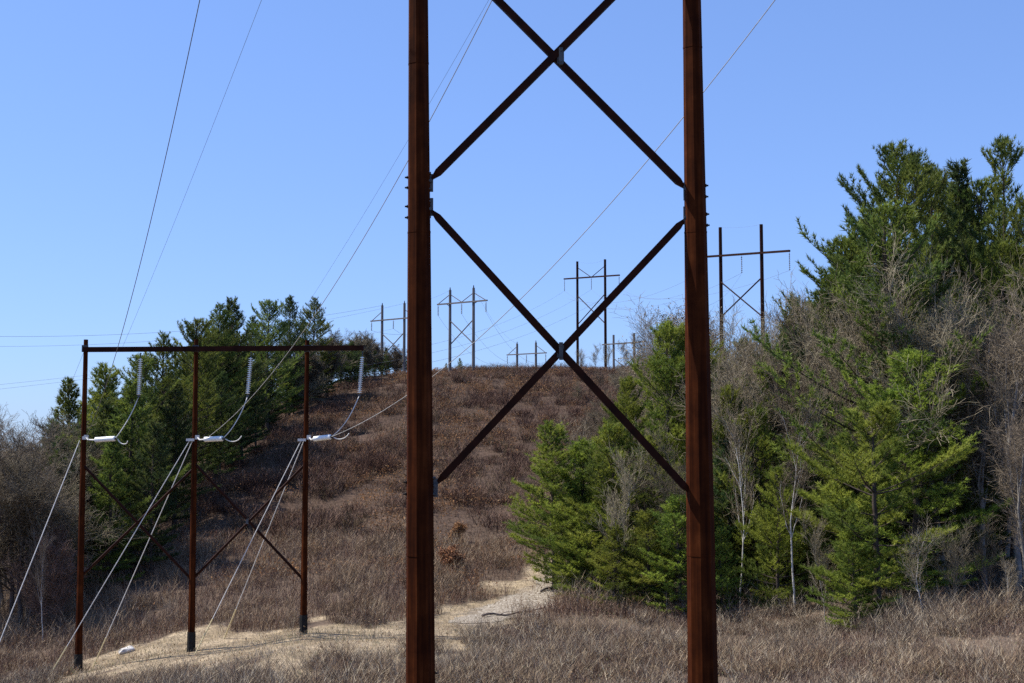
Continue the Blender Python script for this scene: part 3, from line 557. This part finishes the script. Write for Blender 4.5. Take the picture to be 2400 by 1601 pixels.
# --- left side wood
PL = [(735, 700, 168, 'mid_a', 'tall pine at the right end of the pine group, a bough reaching right', 1.15), (683, 694, 172, 'mid_b', 'tallest pine of the group above the right end of the crossarm', 1.), (630, 703, 162, 'mid_c', 'sunlit yellow green pine left of the tallest pine of the group', 1.1),
      (550, 698, 158, 'mid_b', 'dark pine with a sharp top above the middle of the crossarm', 1.1), (508, 718, 152, 'mid_a', 'pine with a rounded top right of the middle thin pole', 1.1), (462, 748, 142, 'mid_c', 'pine behind the top of the middle thin pole', 1.05),
      (588, 745, 176, 'mid_a', 'pine in the dip of the skyline between two taller pines', 1.1), (380, 786, 134, 'mid_a', 'pointed pine between the left and middle thin poles', 1.05), (333, 832, 126, 'mid_c', 'pine behind the left hanging insulator string', 1.05),
      (255, 852, 118, 'young_a', 'sunlit pine with a rounded top right of the left thin pole', 1.15), (175, 898, 124, 'young_c', 'blue green pine just left of the left thin pole', 1.2), (300, 900, 112, 'young_c', 'full green pine in front, between left pole and hanging string', 1.2),
      (415, 900, 116, 'dark_a', 'dark full pine left of the middle thin pole', 1.2), (360, 985, 108, 'dark_a', 'low dark pine behind the left white strut insulator', 1.2), (265, 1030, 106, 'young_c', 'green pine right of the left thin pole, below its insulator', 1.2),
      (520, 870, 134, 'mid_b', 'dark pine right of the middle thin pole at the wood edge', 1.), (600, 850, 150, 'mid_b', 'dark pine at the wood edge behind the middle hanging string', 1.), (690, 840, 172, 'dark_a', 'dark pine at the wood edge behind the right thin pole', 1.1),
      (770, 800, 200, 'dark_a', 'dark pine at the wood edge right of the right thin pole', 1.1), (840, 800, 226, 'dark_a', 'small dark pine near the crest left of the far poles', 1.1), (905, 820, 252, 'dark_a', 'small dark pine among the legs of the leftmost far tower', 1.3)]
for u, v, Y, pr, lb, wf in PL:
    while at(u, v, Y).x > float(tree_left(Y)) and Y < 262: Y += 1          # stand it back until it is clear of the cut corridor
    pt = at(u, v, Y); xx = pt.x; tree('pine_tree', pr, xx, Y, max(6, pt.z - gz(xx, Y)), lb, PT, 'pines of the left wood', wf)
BL = [(40, 958, 100, 'bare_c', 'bare tree with dark forking limbs at the left edge of the photo'), (112, 955, 108, 'bare_d', 'bare tree standing against the sky left of the left thin pole'), (-25, 985, 96, 'bare_d', 'bare tree cut off by the left edge of the photo'),
      (160, 1040, 100, 'bare_c', 'bushy bare tree behind the left guy wire'), (800, 765, 216, 'bare_d', 'bare tree on the skyline right of the right thin pole'), (765, 775, 206, 'bare_b', 'bare grey tree just right of the pine group'),
      (850, 772, 236, 'bare_d', 'bare tree on the skyline above the right end of the crossarm'), (890, 790, 256, 'bare_a', 'bare tree behind the leftmost far tower'), (925, 800, 262, 'bare_d', 'bare tree between the leftmost far tower and the rusty pole')]
for u, v, Y, pr, lb in BL:
    tree_px('bare_tree', pr, u, v, Y, lb, BR, 'bare trees of the left wood', 1.25)
tree_px('red_shrub', 'red', 70, 1215, 96, 'reddish bare shrub at the left edge below the bare trees', 'shrub', 'reddish shrubs', 1.)
tree_px('red_shrub', 'red', 150, 1240, 95, 'reddish bare shrub just left of the left thin pole', 'shrub', 'reddish shrubs', 1.)
tree_px('birch_tree', 'birch_a', 108, 1222, 93, 'short white birch stem left of the left thin pole', 'birch', 'birches', .7)
for i, (u, v, Y, pr) in enumerate([(745, 785, 190, 'far_bare'), (775, 792, 196, 'far_bare'), (805, 772, 206, 'far_bare'), (825, 800, 214, 'mid_b'), (862, 780, 226, 'far_bare'), (880, 825, 236, 'mid_b'), (920, 800, 250, 'far_bare'), (945, 825, 256, 'dark_a'), (845, 830, 222, 'dark_a'), (790, 845, 202, 'dark_a'), (905, 838, 246, 'dark_a'), (815, 778, 228, 'far_bare'), (870, 770, 250, 'far_bare'), (782, 768, 218, 'far_bare'), (895, 790, 248, 'far_bare'), (840, 770, 236, 'far_bare'), (930, 840, 252, 'mid_b'), (858, 845, 232, 'mid_a'), (765, 850, 188, 'mid_a'), (800, 800, 214, 'spire'), (975, 835, 262, 'dark_a'), (960, 815, 266, 'far_bare'), (835, 860, 215, 'dark_a'), (705, 870, 176, 'dark_a'), (640, 890, 158, 'mid_b')]):
    pt = at(u, v, Y); xx = min(pt.x, float(tree_left(Y)) - .3)
    tree('pine_tree' if pr[0] in 'mds' else 'bare_tree', pr, xx, Y, min(17, max(5, pt.z - gz(xx, Y))), ('dark pine' if pr[0] in 'mds' else 'bare tree') + ' in the thicket climbing to the crest behind the right hanging string', PT if pr[0] in 'mds' else BR, ('pines' if pr[0] in 'mds' else 'bare trees') + ' in the thicket climbing to the crest', 1.4)
for i, (u, v, Y) in enumerate([(-40, 965, 112), (10, 960, 118), (70, 965, 116), (90, 975, 106), (130, 985, 112), (20, 1000, 104), (-10, 1030, 100), (60, 1040, 98), (140, 1060, 102), (100, 1080, 97), (185, 1000, 112)]):
    tree_px('bare_tree', ['bare_a', 'bare_d', 'bare_b'][i % 3], u, v - 30, Y, 'bare tree in the tangle left of the left thin pole', BR, 'bare trees in the tangle left of the left thin pole', 1.4)
SKL = np.array([(-120, 990), (0, 975), (60, 970), (110, 965), (135, 940), (200, 900), (250, 875), (330, 845), (375, 800), (420, 810), (460, 760), (505, 730), (550, 712), (600, 740), (680, 712), (740, 735), (780, 775), (860, 785), (900, 805), (960, 830)])
LL = {'pine_tree': 'green pine among many in the thick of the wood left of the open hillside', 'bare_tree': 'bare tree among many in the thick of the wood left of the open hillside'}
GL = {'pine_tree': 'pines in the thick of the left wood', 'bare_tree': 'bare trees in the thick of the left wood'}
KL = [('pine_tree', 'mid_b', 1), ('pine_tree', 'mid_a', 1), ('pine_tree', 'mid_c', 1), ('pine_tree', 'dark_a', 1.1), ('bare_tree', 'bare_a', 1), ('bare_tree', 'bare_d', 1), ('pine_tree', 'mid_b', 1)]
fill(75, 120, 880, 105, 250, SKL, KL, (15, 160), 15, -1, LL, GL, lambda x, y: x < tree_left(y) - 2 and x > left_edge(y) - 24)
fill(16, -160, 240, 92, 135, SKL, [('bare_tree', 'bare_a', 1.1), ('bare_tree', 'bare_d', 1.1), ('bare_tree', 'bare_b', 1)], (10, 160), 16, -1, LL, GL, lambda x, y: x < left_edge(y) - 1.5)
# russet oak shrubs one can point to on the slope
for u, v, lb in [(1072, 1330, 'russet leaved shrub right of the left rusty pole on the lower slope'), (1062, 1250, 'small russet shrub on the grey slope above the larger russet shrub')]:
    x, y = gpix(u, v + 22); tree('russet_shrub', 'russet', x, y, 2.0 if u < 1065 or u > 1080 else 2.6, lb, 'shrub', 'russet shrubs on the slope', 1.2)

# undergrowth thickets inside both wood edges
xy = scatter(30000, -62, 62, 78, 135, 30); x, y = xy[:, 0], xy[:, 1]
ms = ((x < left_edge(y) - 2) & (x > left_edge(y) - 22) & (y > 88)) | ((x > right_edge(y) - .5) & (x < right_edge(y) + 36) & (y < 110))
stems('undergrowth', frame(xy[ms], 8), .5, 2.6, .014, [(.13, .11, .10), (.18, .155, .135), (.10, .085, .075), (.22, .19, .165)], M['stem'], .5, 4, 31)

# ------------------------------------------------------------------ near steel H-frame
YB = 36.4
tower = empty('transmission_tower', (at(1315, 1601, YB).x, YB, gz(2, YB)), 'big rusty steel two pole frame with crossed braces nearest the camera', 'power pylon')
def pole_line(pt_top, pt_bot, z0, z1):
    d = (pt_top - pt_bot) / (pt_top.z - pt_bot.z); return pt_bot + d * (z0 - pt_bot.z), pt_bot + d * (z1 - pt_bot.z)
mpp = YB / FPX * 1.0
LP0, LP1 = at(985.5, 1601, YB), at(980.5, 0, YB); RP0, RP1 = at(1647.5, 1601, YB), at(1621.5, 0, YB)
# the perspective of the upward tilted camera makes upright poles converge
for P0, P1, w0, w1 in ((LP0, LP1, 66, 45), (RP0, RP1, 66, 41)):
    zt = P1.z + 8; zb_ = min(gz(P0.x, YB), -8) - .6
    lx = lambda z: P0 + (P1 - P0) * ((z - P0.z) / (P1.z - P0.z))
    rw = lambda z: (w0 + (w1 - w0) * (z - P0.z) / (P1.z - P0.z)) * mpp / 2 / .95
    MBp = MB(); zz = [zb_, at(985, 1300, YB).z, at(985, 545, YB).z, at(985, 150 if w1 == 45 else 112, YB).z, zt]
    for q_, (a_, b_) in enumerate(zip(zz[:-1], zz[1:])):          # telescoped sections, each sleeved over the one below
        MBp.prism(lx(a_), lx(b_), rw(a_) * (1 + .012 * (q_ % 2)), rw(b_) * (1 + .012 * (q_ % 2)), 8, R(22.5 + 13))
        MBp.prism(lx(b_) - Vector((0, 0, .03)), lx(b_) + Vector((0, 0, .03)), rw(b_) * 1.03, rw(b_) * 1.03, 8, R(22.5 + 13))
    pole = put_part(MBp, 'pole', M['corten'], tower)
def pole_x(u_, v_): return at(u_, v_, YB)
def brace(a_, b_, name='brace', yoff=0.):
    A, B_ = Vector(a_), Vector(b_); A.y += yoff; B_.y += yoff; d = (B_ - A).normalized(); mb = MB(); r = .142; e = .34
    mb.prism(A + d * e, B_ - d * e, r, r, 4, R(45)); mb.prism(A + d * .08, A + d * e, .05, r, 4, R(45)); mb.prism(B_ - d * e, B_ - d * .08, r, .05, 4, R(45))
    return put_part(mb, name, M['corten_dark'], tower)
JL = {k: at(u, v, YB) for k, (u, v) in {'a': (1008, 424), 'b': (1008, 490), 'c': (1019, 1138), 'z': (1004, -163)}.items()}
JR = {k: at(u, v, YB) for k, (u, v) in {'a': (1609, 444), 'b': (1609, 510), 'c': (1622, 1160), 'z': (1600, -170)}.items()}
brace(JL['b'], JR['c'], yoff=-.03); brace(JL['c'], JR['b'], yoff=.03); brace(JL['a'], JR['z'], yoff=-.03); brace(JL['z'], JR['a'], yoff=.03)
for u, v in ((1315, 132), (1315, 823)):
    p = at(u, v, YB - .2); mb = MB(); mb.box(p, .11, .10, .50); mb.box(p + Vector((-.01, .22, 0)), .2, .24, .36); mb.prism(p + Vector((0, -.09, .16)), p + Vector((0, -.04, .16)), .03, .03, 6); mb.prism(p + Vector((0, -.09, -.16)), p + Vector((0, -.04, -.16)), .03, .03, 6)
    put_part(mb, 'clamp', M['galv'], tower)
for J, sgn in ((JL, 1), (JR, -1)):
    for k in 'abcz':
        p = J[k]; mb = MB(); up_s = 1 if k in 'ac' else -1
        mb.box(p + Vector((-sgn * .12, 0, -up_s * .06)), .42, .035, .52); mb.prism(p + Vector((sgn * .02, -.09, 0)), p + Vector((sgn * .02, .09, 0)), .05, .05, 8)
        mb.prism(p + Vector((-sgn * .07, -.05, .22)), p + Vector((sgn * .03, -.05, .22)), .035, .035, 6); mb.prism(p + Vector((-sgn * .07, -.05, -.24)), p + Vector((sgn * .03, -.05, -.24)), .035, .035, 6)
        put_part(mb, 'bracket', M['galv'], tower)
for u, v, s_ in [(957, 416, -1), (957, 440, -1), (957, 484, -1), (957, 510, -1), (955, 1130, -1), (954, 1158, -1), (1652, 435, 1), (1652, 461, 1), (1654, 502, 1), (1655, 528, 1), (1017, 1578, 1)]:
    p = at(u, v, YB); mb = MB(); mb.prism(p - Vector((s_ * .08, 0, 0)), p + Vector((s_ * .10, 0, 0)), .026, .026, 6); mb.prism(p + Vector((s_ * .02, 0, 0)), p + Vector((s_ * .045, 0, 0)), .05, .05, 6)
    put_part(mb, 'step_bolt', M['sleeve'], tower)

# ------------------------------------------------------------------ three pole dead-end structure
YT = 79.0
mid = empty('transmission_tower', (at(450, 1530, YT).x, YT, gz(at(450, 1530, YT).x, YT)), 'slim rusty three pole structure with one long crossarm on the grass strip', 'power pylon')
POLES = [((201.5, 796), (183, 1578)), ((460, 796), (448, 1526)), ((720, 797), (711, 1486))]
px_m = YT / FPX
TP3 = []
for (ut, vt), (ub, vb) in POLES:
    T_, B_ = at(ut, vt, YT), at(ub, vb, YT); TP3.append((T_, B_)); zg = min(gz(B_.x, YT), B_.z) - .3
    f = (B_.z - zg) / (T_.z - B_.z); Bg = B_ - (T_ - B_) * f; zs = B_.z + 1.15
    S_ = B_ + (T_ - B_) * (1.15 / (T_.z - B_.z))
    pl = put_part(MB().prism(S_, T_, .225, .135, 8, R(32)), 'pole', M['corten'], mid)
    sv = MB().prism(Bg, S_, .27, .262, 8, R(32)).build('sleeve', M['sleeve'], pl, mid.location)
def on_pole(i, v):
    T_, B_ = TP3[i]; (ut, vt), (ub, vb) = POLES[i]; t = (v - vt) / (vb - vt); return T_ + (B_ - T_) * t
A0, A1 = at(196, 819.5, YT - .32), at(853, 815.5, YT - .32)
mb = MB().prism(A0, A1, .215, .215, 4, R(45)); put_part(mb, 'crossarm', M['corten_dark'], mid)
mb = MB().box(at(558, 817, YT - .32), .42, .34, .35); put_part(mb, 'splice_plate', M['corten_dark'], mid)
for i in range(3):
    p = on_pole(i, 818); put_part(MB().box(p + Vector((0, -.14, 0)), .36, .16, .42), 'bracket', M['galv'], mid)
for a_, b_, va, vb in ((0, 1, 1093, 1362), (1, 0, 1100, 1356), (1, 2, 1088, 1362), (2, 1, 1090, 1360)):
    put_part(MB().prism(on_pole(a_, va) + Vector((0, -.05 if a_ < b_ else .06, 0)), on_pole(b_, vb) + Vector((0, -.05 if a_ < b_ else .06, 0)), .085, .085, 6), 'brace', M['corten_dark'], mid)
put_part(MB().box(at(580, 1222, YT - .05), .16, .26, .30), 'clamp', M['galv'], mid)
# hanging strings of porcelain discs
def discs(mb, top, ax, n_, pitch, r):
    for i in range(n_):
        c_ = Vector(top) + Vector(ax) * (i * pitch)
        mb.lathe(c_, [(.03, 0), (.045, pitch * .25), (r, pitch * .55), (r * .96, pitch * .72), (.05, pitch * .78), (.03, pitch)], 10, ax)
    return mb
strL = ['left of the three pale disc strings hanging from the long crossarm', 'middle of the three pale disc strings hanging from the long crossarm', 'right pale disc string hanging from the end of the long crossarm']
STR_BOT = []
for (u0, v0, u1, v1), lb in zip([(330, 828, 325, 930), (589, 826, 580, 930), (850, 824, 842, 928)], strL):
    t_, b_ = at(u0, v0, YT - .35), at(u1, v1, YT - .6); ax = (b_ - t_).normalized(); root = empty('insulator_string', t_, lb, 'insulator', 'hanging insulator strings')
    put_part(MB().path([t_, t_ + ax * .34], .03, 6).lathe(t_ + ax * -.02, [(.05, 0), (.05, .08)], 8, ax), 'hook', M['galv'], root)
    put_part(discs(MB(), t_ + ax * .32, ax, 18, .1265, .135), 'disc_stack', M['porcelain'], root, True)
    put_part(MB().box(b_ - ax * .04, .16, .08, .12), 'clamp', M['galv'], root); STR_BOT.append(b_)
# white strut insulators at mid height with their links
STRUT = []
for i, (u0, u1, v0, v1, lb) in enumerate([(224, 270, 1031, 1028, 'white strut insulator beside the left thin pole'), (480, 522, 1030, 1028, 'white strut insulator beside the middle thin pole'), (736, 776, 1029, 1024, 'white strut insulator beside the right thin pole')]):
    pp = on_pole(i, 1028); a_ = at(u0, v0, YT - .9); b_ = at(u1, v1, YT - 1.4); ax = (b_ - a_).normalized(); root = empty('strut_insulator', a_, lb, 'insulator', 'white strut insulators')
    put_part(MB().lathe(a_, [(.06, 0)] + [(r_, (b_ - a_).length * (i_ + .5) / 30) for i_, r_ in enumerate([.165, .14] * 15)] + [(.06, (b_ - a_).length)], 12, ax), 'disc_stack', M['porcelain'], root, True)
    put_part(MB().path([pp + Vector((.16, -.12, .04)), pp + Vector((.42, -.45, -.16)), a_ - ax * .1, a_ + ax * .05], .05, 6).box(pp + Vector((.2, -.14, 0)), .22, .2, .26), 'link', M['guy'], root)
    put_part(MB().lathe(b_, [(.09, 0), (.09, .06), (.04, .08), (.04, .16)], 10, ax), 'end_cap', M['galv'], root); STRUT.append((a_, b_, pp))
def cable(name, label, cat, pts, r, m, group=None, n_=6):
    o = Vector(pts[0]); ob = MB().path(pts, r, n_).build(name, m, None, o, True); ob.location = o; return tag(ob, label, cat, group)
def bez(p0, p1, p2, p3, n_=14):
    return [p0 * (1 - t)**3 + p1 * 3 * t * (1 - t)**2 + p2 * 3 * t * t * (1 - t) + p3 * t**3 for t in [i / n_ for i in range(n_ + 1)]]
for i, nm in enumerate(('left', 'middle', 'right')):
    b_ = STRUT[i][1]; s_ = STR_BOT[i]; q = [(308, 975, 285, 1010), (566, 972, 545, 1008), (826, 965, 810, 1000)][i]; e = [(297, 1036), (556, 1030), (806, 1024)][i]; e2 = [(293, 1034), (560, 1022), (812, 1016)][i]
    cable('jumper_wire', f'looped pale jumper wire from the {nm} hanging string down to its strut insulator', 'wire',
          bez(s_, at(q[0], q[1], YT - 1.1), at(q[2], q[3], YT - 1.4), b_ + Vector((0, -.02, 0))) , .028, M['guy'], 'jumper wires')
    c0 = b_ + Vector((.16, -.02, -.02)); cable('jumper_tail', f'short pale jumper tail curling up beyond the {nm} strut insulator', 'wire', bez(c0, at(e[0] - 16, e[1] + 8, YT - 1.5), at(e[0] + 2, e[1] + 8, YT - 1.6), at(e2[0] + 6, e2[1], YT - 1.8)), .03, M['guy'], 'jumper tails')

# guy wires down to the ground on the left
for i, (pi_, off, u, v, lb) in enumerate([(0, -.2, -52, 1601, 'pale guy wire slanting down from the left thin pole to the left edge'), (1, -.28, 105, 1598, 'outer of two pale guy wires from the middle thin pole, crossing the left pole foot'), (1, -.1, 212, 1574, 'inner of two pale guy wires from the middle thin pole'),
                                        (2, -.28, 455, 1534, 'outer of two pale guy wires from right thin pole, ending by middle pole'), (2, -.1, 524, 1497, 'inner of two pale guy wires from the right thin pole')]):
    x, y = gpix(u, v) if u > 0 else (at(u, v, 74).x, 74.); g0 = Vector((x, y, gz(x, y) - .1)); t_ = on_pole(pi_, 1036) + Vector((off, -.12, 0)); root = empty('guy_wire', g0, lb, 'guy wire', 'guy wires')
    put_part(MB().path([g0, t_], .028, 6), 'strand', M['guy'], root); d = (t_ - g0).normalized(); put_part(MB().path([g0 + d * .1, g0 + d * 2.4], .042, 6), 'guard', M['guard'], root)
for i in (1, 2):
    p = on_pole(i, 1034); put_part(MB().box(p + Vector((-.22, -.16, 0)), .5, .14, .16), 'guy_plate', M['guy'], mid)
p = on_pole(0, 1030); put_part(MB().box(p + Vector((.12, -.16, 0)), .26, .14, .2), 'guy_plate', M['guy'], mid)

# overhead conductors running from the three pole structure over the camera
def conductor(name, label, P0, pix, Ye, r, m, group):
    """real sagging span: plan line fixed by its two ends, height a parabola through the sighted points"""
    Pe = at(*pix[-1], Ye); X0, Y0, DX, DY = P0.x, P0.y, Pe.x - P0.x, Pe.y - P0.y; ts, zs = [0.], [P0.z]
    for u, v in pix:
        d = ray(u, v); k = d[0] / d[1]; t = (k * Y0 - X0) / (DX - k * DY); ts.append(t); zs.append((Y0 + t * DY) / d[1] * d[2])
    wt = np.ones(len(ts)); wt[0] = 6; wt[-1] = 4
    c_ = np.polyfit(ts, zs, 2, w=wt)
    c_ = np.polyfit(ts, zs, 3, w=wt) if False else c_
    return cable(name, label, 'wire', [Vector((X0 + t * DX, Y0 + t * DY, float(np.polyval(c_, t)) if t > 0 else P0.z)) for t in np.linspace(0, 1.62, 60)], r, m, group)
S = 2400 / 2351.
sc_ = lambda L_: [(u * S, v * S) for u, v in L_]
GW = 'overhead conductors'
conductor('conductor', 'dark overhead wire rising from the left thin pole to the top left of the photo', STRUT[0][2] + Vector((.25, -.3, 0)), sc_([(235, 920), (300, 700), (345, 500), (398, 262), (459, 0)]), 43, .016, M['dark_wire'], GW)
conductor('conductor', 'overhead wire rising from the middle thin pole and passing behind the left rusty pole', STRUT[1][0], sc_([(540, 955), (600, 880), (735, 712), (835, 545), (937, 368), (985, 275), (1130, 0)]), 43, .016, M['wire'], GW)
conductor('conductor', 'overhead wire rising from the right thin pole and passing behind the right rusty pole', STRUT[2][1], sc_([(830, 975), (937, 910), (1060, 810), (1115, 765), (1200, 680), (1350, 525), (1480, 370), (1615, 205), (1780, 0)]), 43, .016, M['wire'], GW)
conductor('shield_wire', 'faint thin wire high above, right of the dark overhead wire at top left', at(288, 812, YT - .3), sc_([(315, 714), (400, 500), (520, 240), (600, 0)]), 44, .007, M['dark_wire'], GW)
conductor('shield_wire', 'faint thin wire running close beside the wire behind the left rusty pole', at(655, 812, YT - .3), sc_([(720, 690), (850, 450), (930, 340), (1000, 215), (1122, 0)]), 44, .006, M['dark_wire'], GW)
def span(label, p0, p1, sag, r=.022, m=None, group='thin wires between the far towers', n_=24):
    p0, p1 = Vector(p0), Vector(p1); pts = []
    for i in range(n_ + 1):
        t = i / n_; p = p0.lerp(p1, t); p.z -= sag * 4 * t * (1 - t); pts.append(p)
    return cable('far_wire', label, 'wire', pts, r, m or M['dark_wire'], group, 4)
span('thin slack wire dropping left from the left end of the long crossarm', at(196, 826, YT - .3), at(-60, 1360, YT + 45), 1.2, .008, group='slack wire at the crossarm end')

# ------------------------------------------------------------------ far H-frame towers on the hill
def hframe(label, Y, poles, arm, ins, xb, vb, ins_len, material, r, dy=0., arm_r=.16, string_m=None, pins=False):
    """poles [(u, vtop, vbase)] arm (u0,v0,u1,v1) ins [(u,v)] xb: brace pixels (v top left, v top right, v bottom left, v bottom right)"""
    P = []
    for j, (u, vt, vbm) in enumerate(poles):
        yy = Y + (dy if j == 0 else -dy); t_ = at(u, vt, yy); P.append((t_, u, vt, vbm, yy))
    cx_ = sum(p[0].x for p in P) / 2; root = empty('transmission_tower', (cx_, Y, gz(cx_, Y)), label, 'power pylon', 'far two pole towers on the hill')
    for t_, u, vt, vbm, yy in P:
        zb_ = min(gz(t_.x, yy), at(u, vbm, yy).z) - .5; put_part(MB().prism((t_.x, yy, zb_), t_, r * 1.25, r, 8), 'pole', material, root)
        if pins: put_part(MB().prism(t_, t_ + Vector((0, 0, .5)), r * .55, r * .3, 6), 'pole_cap', M['galv'], root)
    k = lambda u: Y + dy * (1 - 2 * (u - poles[0][0]) / (poles[1][0] - poles[0][0]))
    put_part(MB().prism(at(arm[0], arm[1], k(arm[0]) - r * 1.5), at(arm[2], arm[3], k(arm[2]) - r * 1.5), arm_r, arm_r, 4, R(45)), 'crossarm', material, root)
    av = lambda u: arm[1] + (arm[3] - arm[1]) * (u - arm[0]) / (arm[2] - arm[0])
    uL, uR = poles[0][0], poles[1][0]; q = lambda u, v: at(u, v, k(u))
    for i_, (ua, va, ub, vb_) in enumerate(((uL, xb[0], uR, xb[3]), (uR, xb[1], uL, xb[2]))):
        o_ = Vector((0, (i_ - .5) * .2, 0)); put_part(MB().prism(q(ua, va) + o_, q(ub, vb_) + o_, r * .42, r * .42, 6), 'brace', material, root)
    for ua, va, ub, vb_ in vb: put_part(MB().prism(q(ua, va), q(ub, vb_), r * .3, r * .3, 6), 'brace', material, root)
    ends = []
    for u in ins:
        t_ = at(u, av(u), k(u) - r * 1.5) - Vector((0, 0, arm_r)); n_ = 9; a_ = Vector((0, 0, -1))
        put_part(discs(MB().path([t_, t_ + a_ * .2], .03, 5), t_ + a_ * .15, a_, n_, (ins_len - .15) / n_, .15), 'insulator_string', string_m or M['brown_porcelain'], root, True); ends.append(t_ + a_ * ins_len)
    return root, ends, [p[0] for p in P]
_, eA, tA = hframe('leftmost far wooden tower, half hidden by the left rusty pole', 250, [(896, 716, 900), (948, 711, 900)], (869, 753, 981, 743), (871, 922, 976), (783, 778, 836, 832), [(896, 730, 873, 751), (948, 726, 976, 742)], 1.7, M['pole_wood'], .24, 2, .17, pins=True)
_, eB, tB = hframe('far wooden tower standing on the crest just right of the left rusty pole', 232, [(1055, 680, 882), (1110, 675, 876)], (1025, 714, 1142, 704), (1027, 1082, 1139), (752, 748, 808, 806), [(1055, 690, 1028, 712), (1055, 690, 1082, 708), (1110, 686, 1082, 708), (1110, 686, 1138, 703), (1045, 712, 1055, 718), (1120, 706, 1110, 712)], 1.9, M['pole_wood'], .24, 2, .18, pins=True)
_, eC, tC = hframe('small far wooden tower low on the crest under the brace crossing', 290, [(1212, 806, 868), (1256, 803, 864)], (1188, 832, 1281, 827), (1189, 1234, 1279), (868, 866, 900, 898), [(1212, 812, 1192, 830), (1256, 809, 1278, 826)], 1.9, M['pole_wood'], .24, 2, .17, pins=True)
_, eD, tD = hframe('far dark steel tower behind the lower right brace, a V of struts over its arm', 365, [(1353, 613, 865), (1418, 608, 860)], (1322, 654, 1452, 645), (1323, 1386, 1451), (693, 689, 762, 758), [(1353, 627, 1386, 650), (1418, 623, 1386, 650)], 3.3, M['corten_dark'], .34, 5, .26)
_, eE, tE = hframe('nearest of the far steel towers, right of the right rusty pole above the bare trees', 247, [(1688, 533, 900), (1784, 526, 900)], (1625, 604, 1851, 588), (1630, 1738, 1850), (660, 652, 745, 740), [], 3.4, M['corten_dark'], .33, 4, .26)
_, eF, tF = hframe('faint far tower veiled by bare twigs beside the dark steel tower', 300, [(1438, 785, 880), (1486, 781, 880)], (1412, 808, 1512, 801), (1414, 1462, 1510), (840, 838, 880, 878), [], 1.9, M['pole_wood'], .25, 2, .2)
# extra pair of strings seen beside the dark steel tower (its rear arm)
# wires
def fan(ends, targets, sag, label, r=.02):
    for e, t_ in zip(ends, targets): span(label, e, t_, sag, r)
LW = 'one of the hair thin wires strung among the far towers'
span('thin upper wire running left across the sky from the leftmost far tower', tA[0], at(-120, 787, 190), 2.0, .020, group='wires running left from the leftmost far tower')
span('thin lower wire running left across the sky under the upper one', tA[1], at(-120, 811, 185), 2.5, .016, group='wires running left from the leftmost far tower')
span('upper of two faint wires low in the sky at the left edge', eA[0], at(-150, 916, 150), 1., .012, group='faint low wires at the left edge')
span('lower of two faint wires low in the sky at the left edge', eA[1], at(-150, 928, 150), 1., .012, group='faint low wires at the left edge')
span('thin wire joining the tops of the two crest towers', tA[1], tB[0], .6, .014)
span('thin wire dropping from the top of the crest tower to the small low tower', tB[1], tC[0], 1.6, .014)
fan(eB, eC, 3.2, LW); fan(eA, [at(1013, 770, 248), at(1013, 790, 248), at(1013, 805, 248)], 1, LW)
fan(eD, [at(700, 850, 200), at(720, 872, 200), at(760, 890, 195)], 4, LW)
fan(eE, [at(1330, 700, 330), at(1395, 720, 350), at(1460, 690, 360)], 3, LW); fan(eE[1:], [at(1640, 720, 190), at(1960, 690, 170)], 1.5, LW)
fan(eD, [at(1470, 720, 300), at(1540, 735, 290), at(1600, 690, 280)], 2, LW)
span('thin wire joining the tops of the dark steel tower', tD[0], tD[1], .8, .012)
span('thin wire joining the tops of the nearest far steel tower', tE[0], tE[1], .3, .010)

# ------------------------------------------------------------------ boulder, dead bough and shadow lines built as branches
x, y = gpix(297, 1530); g = np.random.default_rng(5)
import bmesh
bm = bmesh.new(); bmesh.ops.create_icosphere(bm, subdivisions=3, radius=1)
for v in bm.verts:
    k = .8 + .5 * float(vnoise(v.co.x * 2 + 5, v.co.y * 2 + v.co.z * 1.7, 1.1, 2)); v.co = Vector((v.co.x * .5 * k, v.co.y * .4 * k, max(-.2, v.co.z * .28 * k + v.co.x * .12)))
me = bpy.data.meshes.new('boulder'); bm.to_mesh(me); bm.free(); o = link('boulder', me, M['rock']); o.location = (x, y, gz(x, y) + .12); tag(o, 'pale boulder on the dry grass between the left and middle thin poles', 'boulder')
for i, (u0, v0, u1, v1, lb) in enumerate([(1130, 1448, 1275, 1433, 'dark branch shape added across the sandy track as a shadow line'), (1268, 1392, 1360, 1356, 'thin dark branch shape added higher up the sandy track as a shadow line'), (1560, 1390, 1420, 1346, 'dark dead bough under the pines beside the track')]):
    a_ = gpix(u0, v0); b_ = gpix(u1, v1); pts = []  # the two on the track are added in place of thin cast shadows
    for t in np.linspace(0, 1, 12):
        xx, yy = a_[0] + (b_[0] - a_[0]) * t, a_[1] + (b_[1] - a_[1]) * t + .35 * math.sin(t * 9 + i); pts.append(Vector((xx, yy, gz(xx, yy) + .14 + .06 * math.sin(t * 14))))
    mb = MB().path(pts, .09, 6, .03)
    for t in (3, 5, 7, 9): mb.path([pts[t], pts[t] + Vector((.5, .5 * (-1)**t, .25)), pts[t] + Vector((1.1, .8 * (-1)**t, .3))], .035, 5, .012)
    o = mb.build('branch_and_shadow_line', M['brown_bark'], None, pts[0], True); o.location = pts[0]; tag(o, lb, 'branch', 'fallen branches')
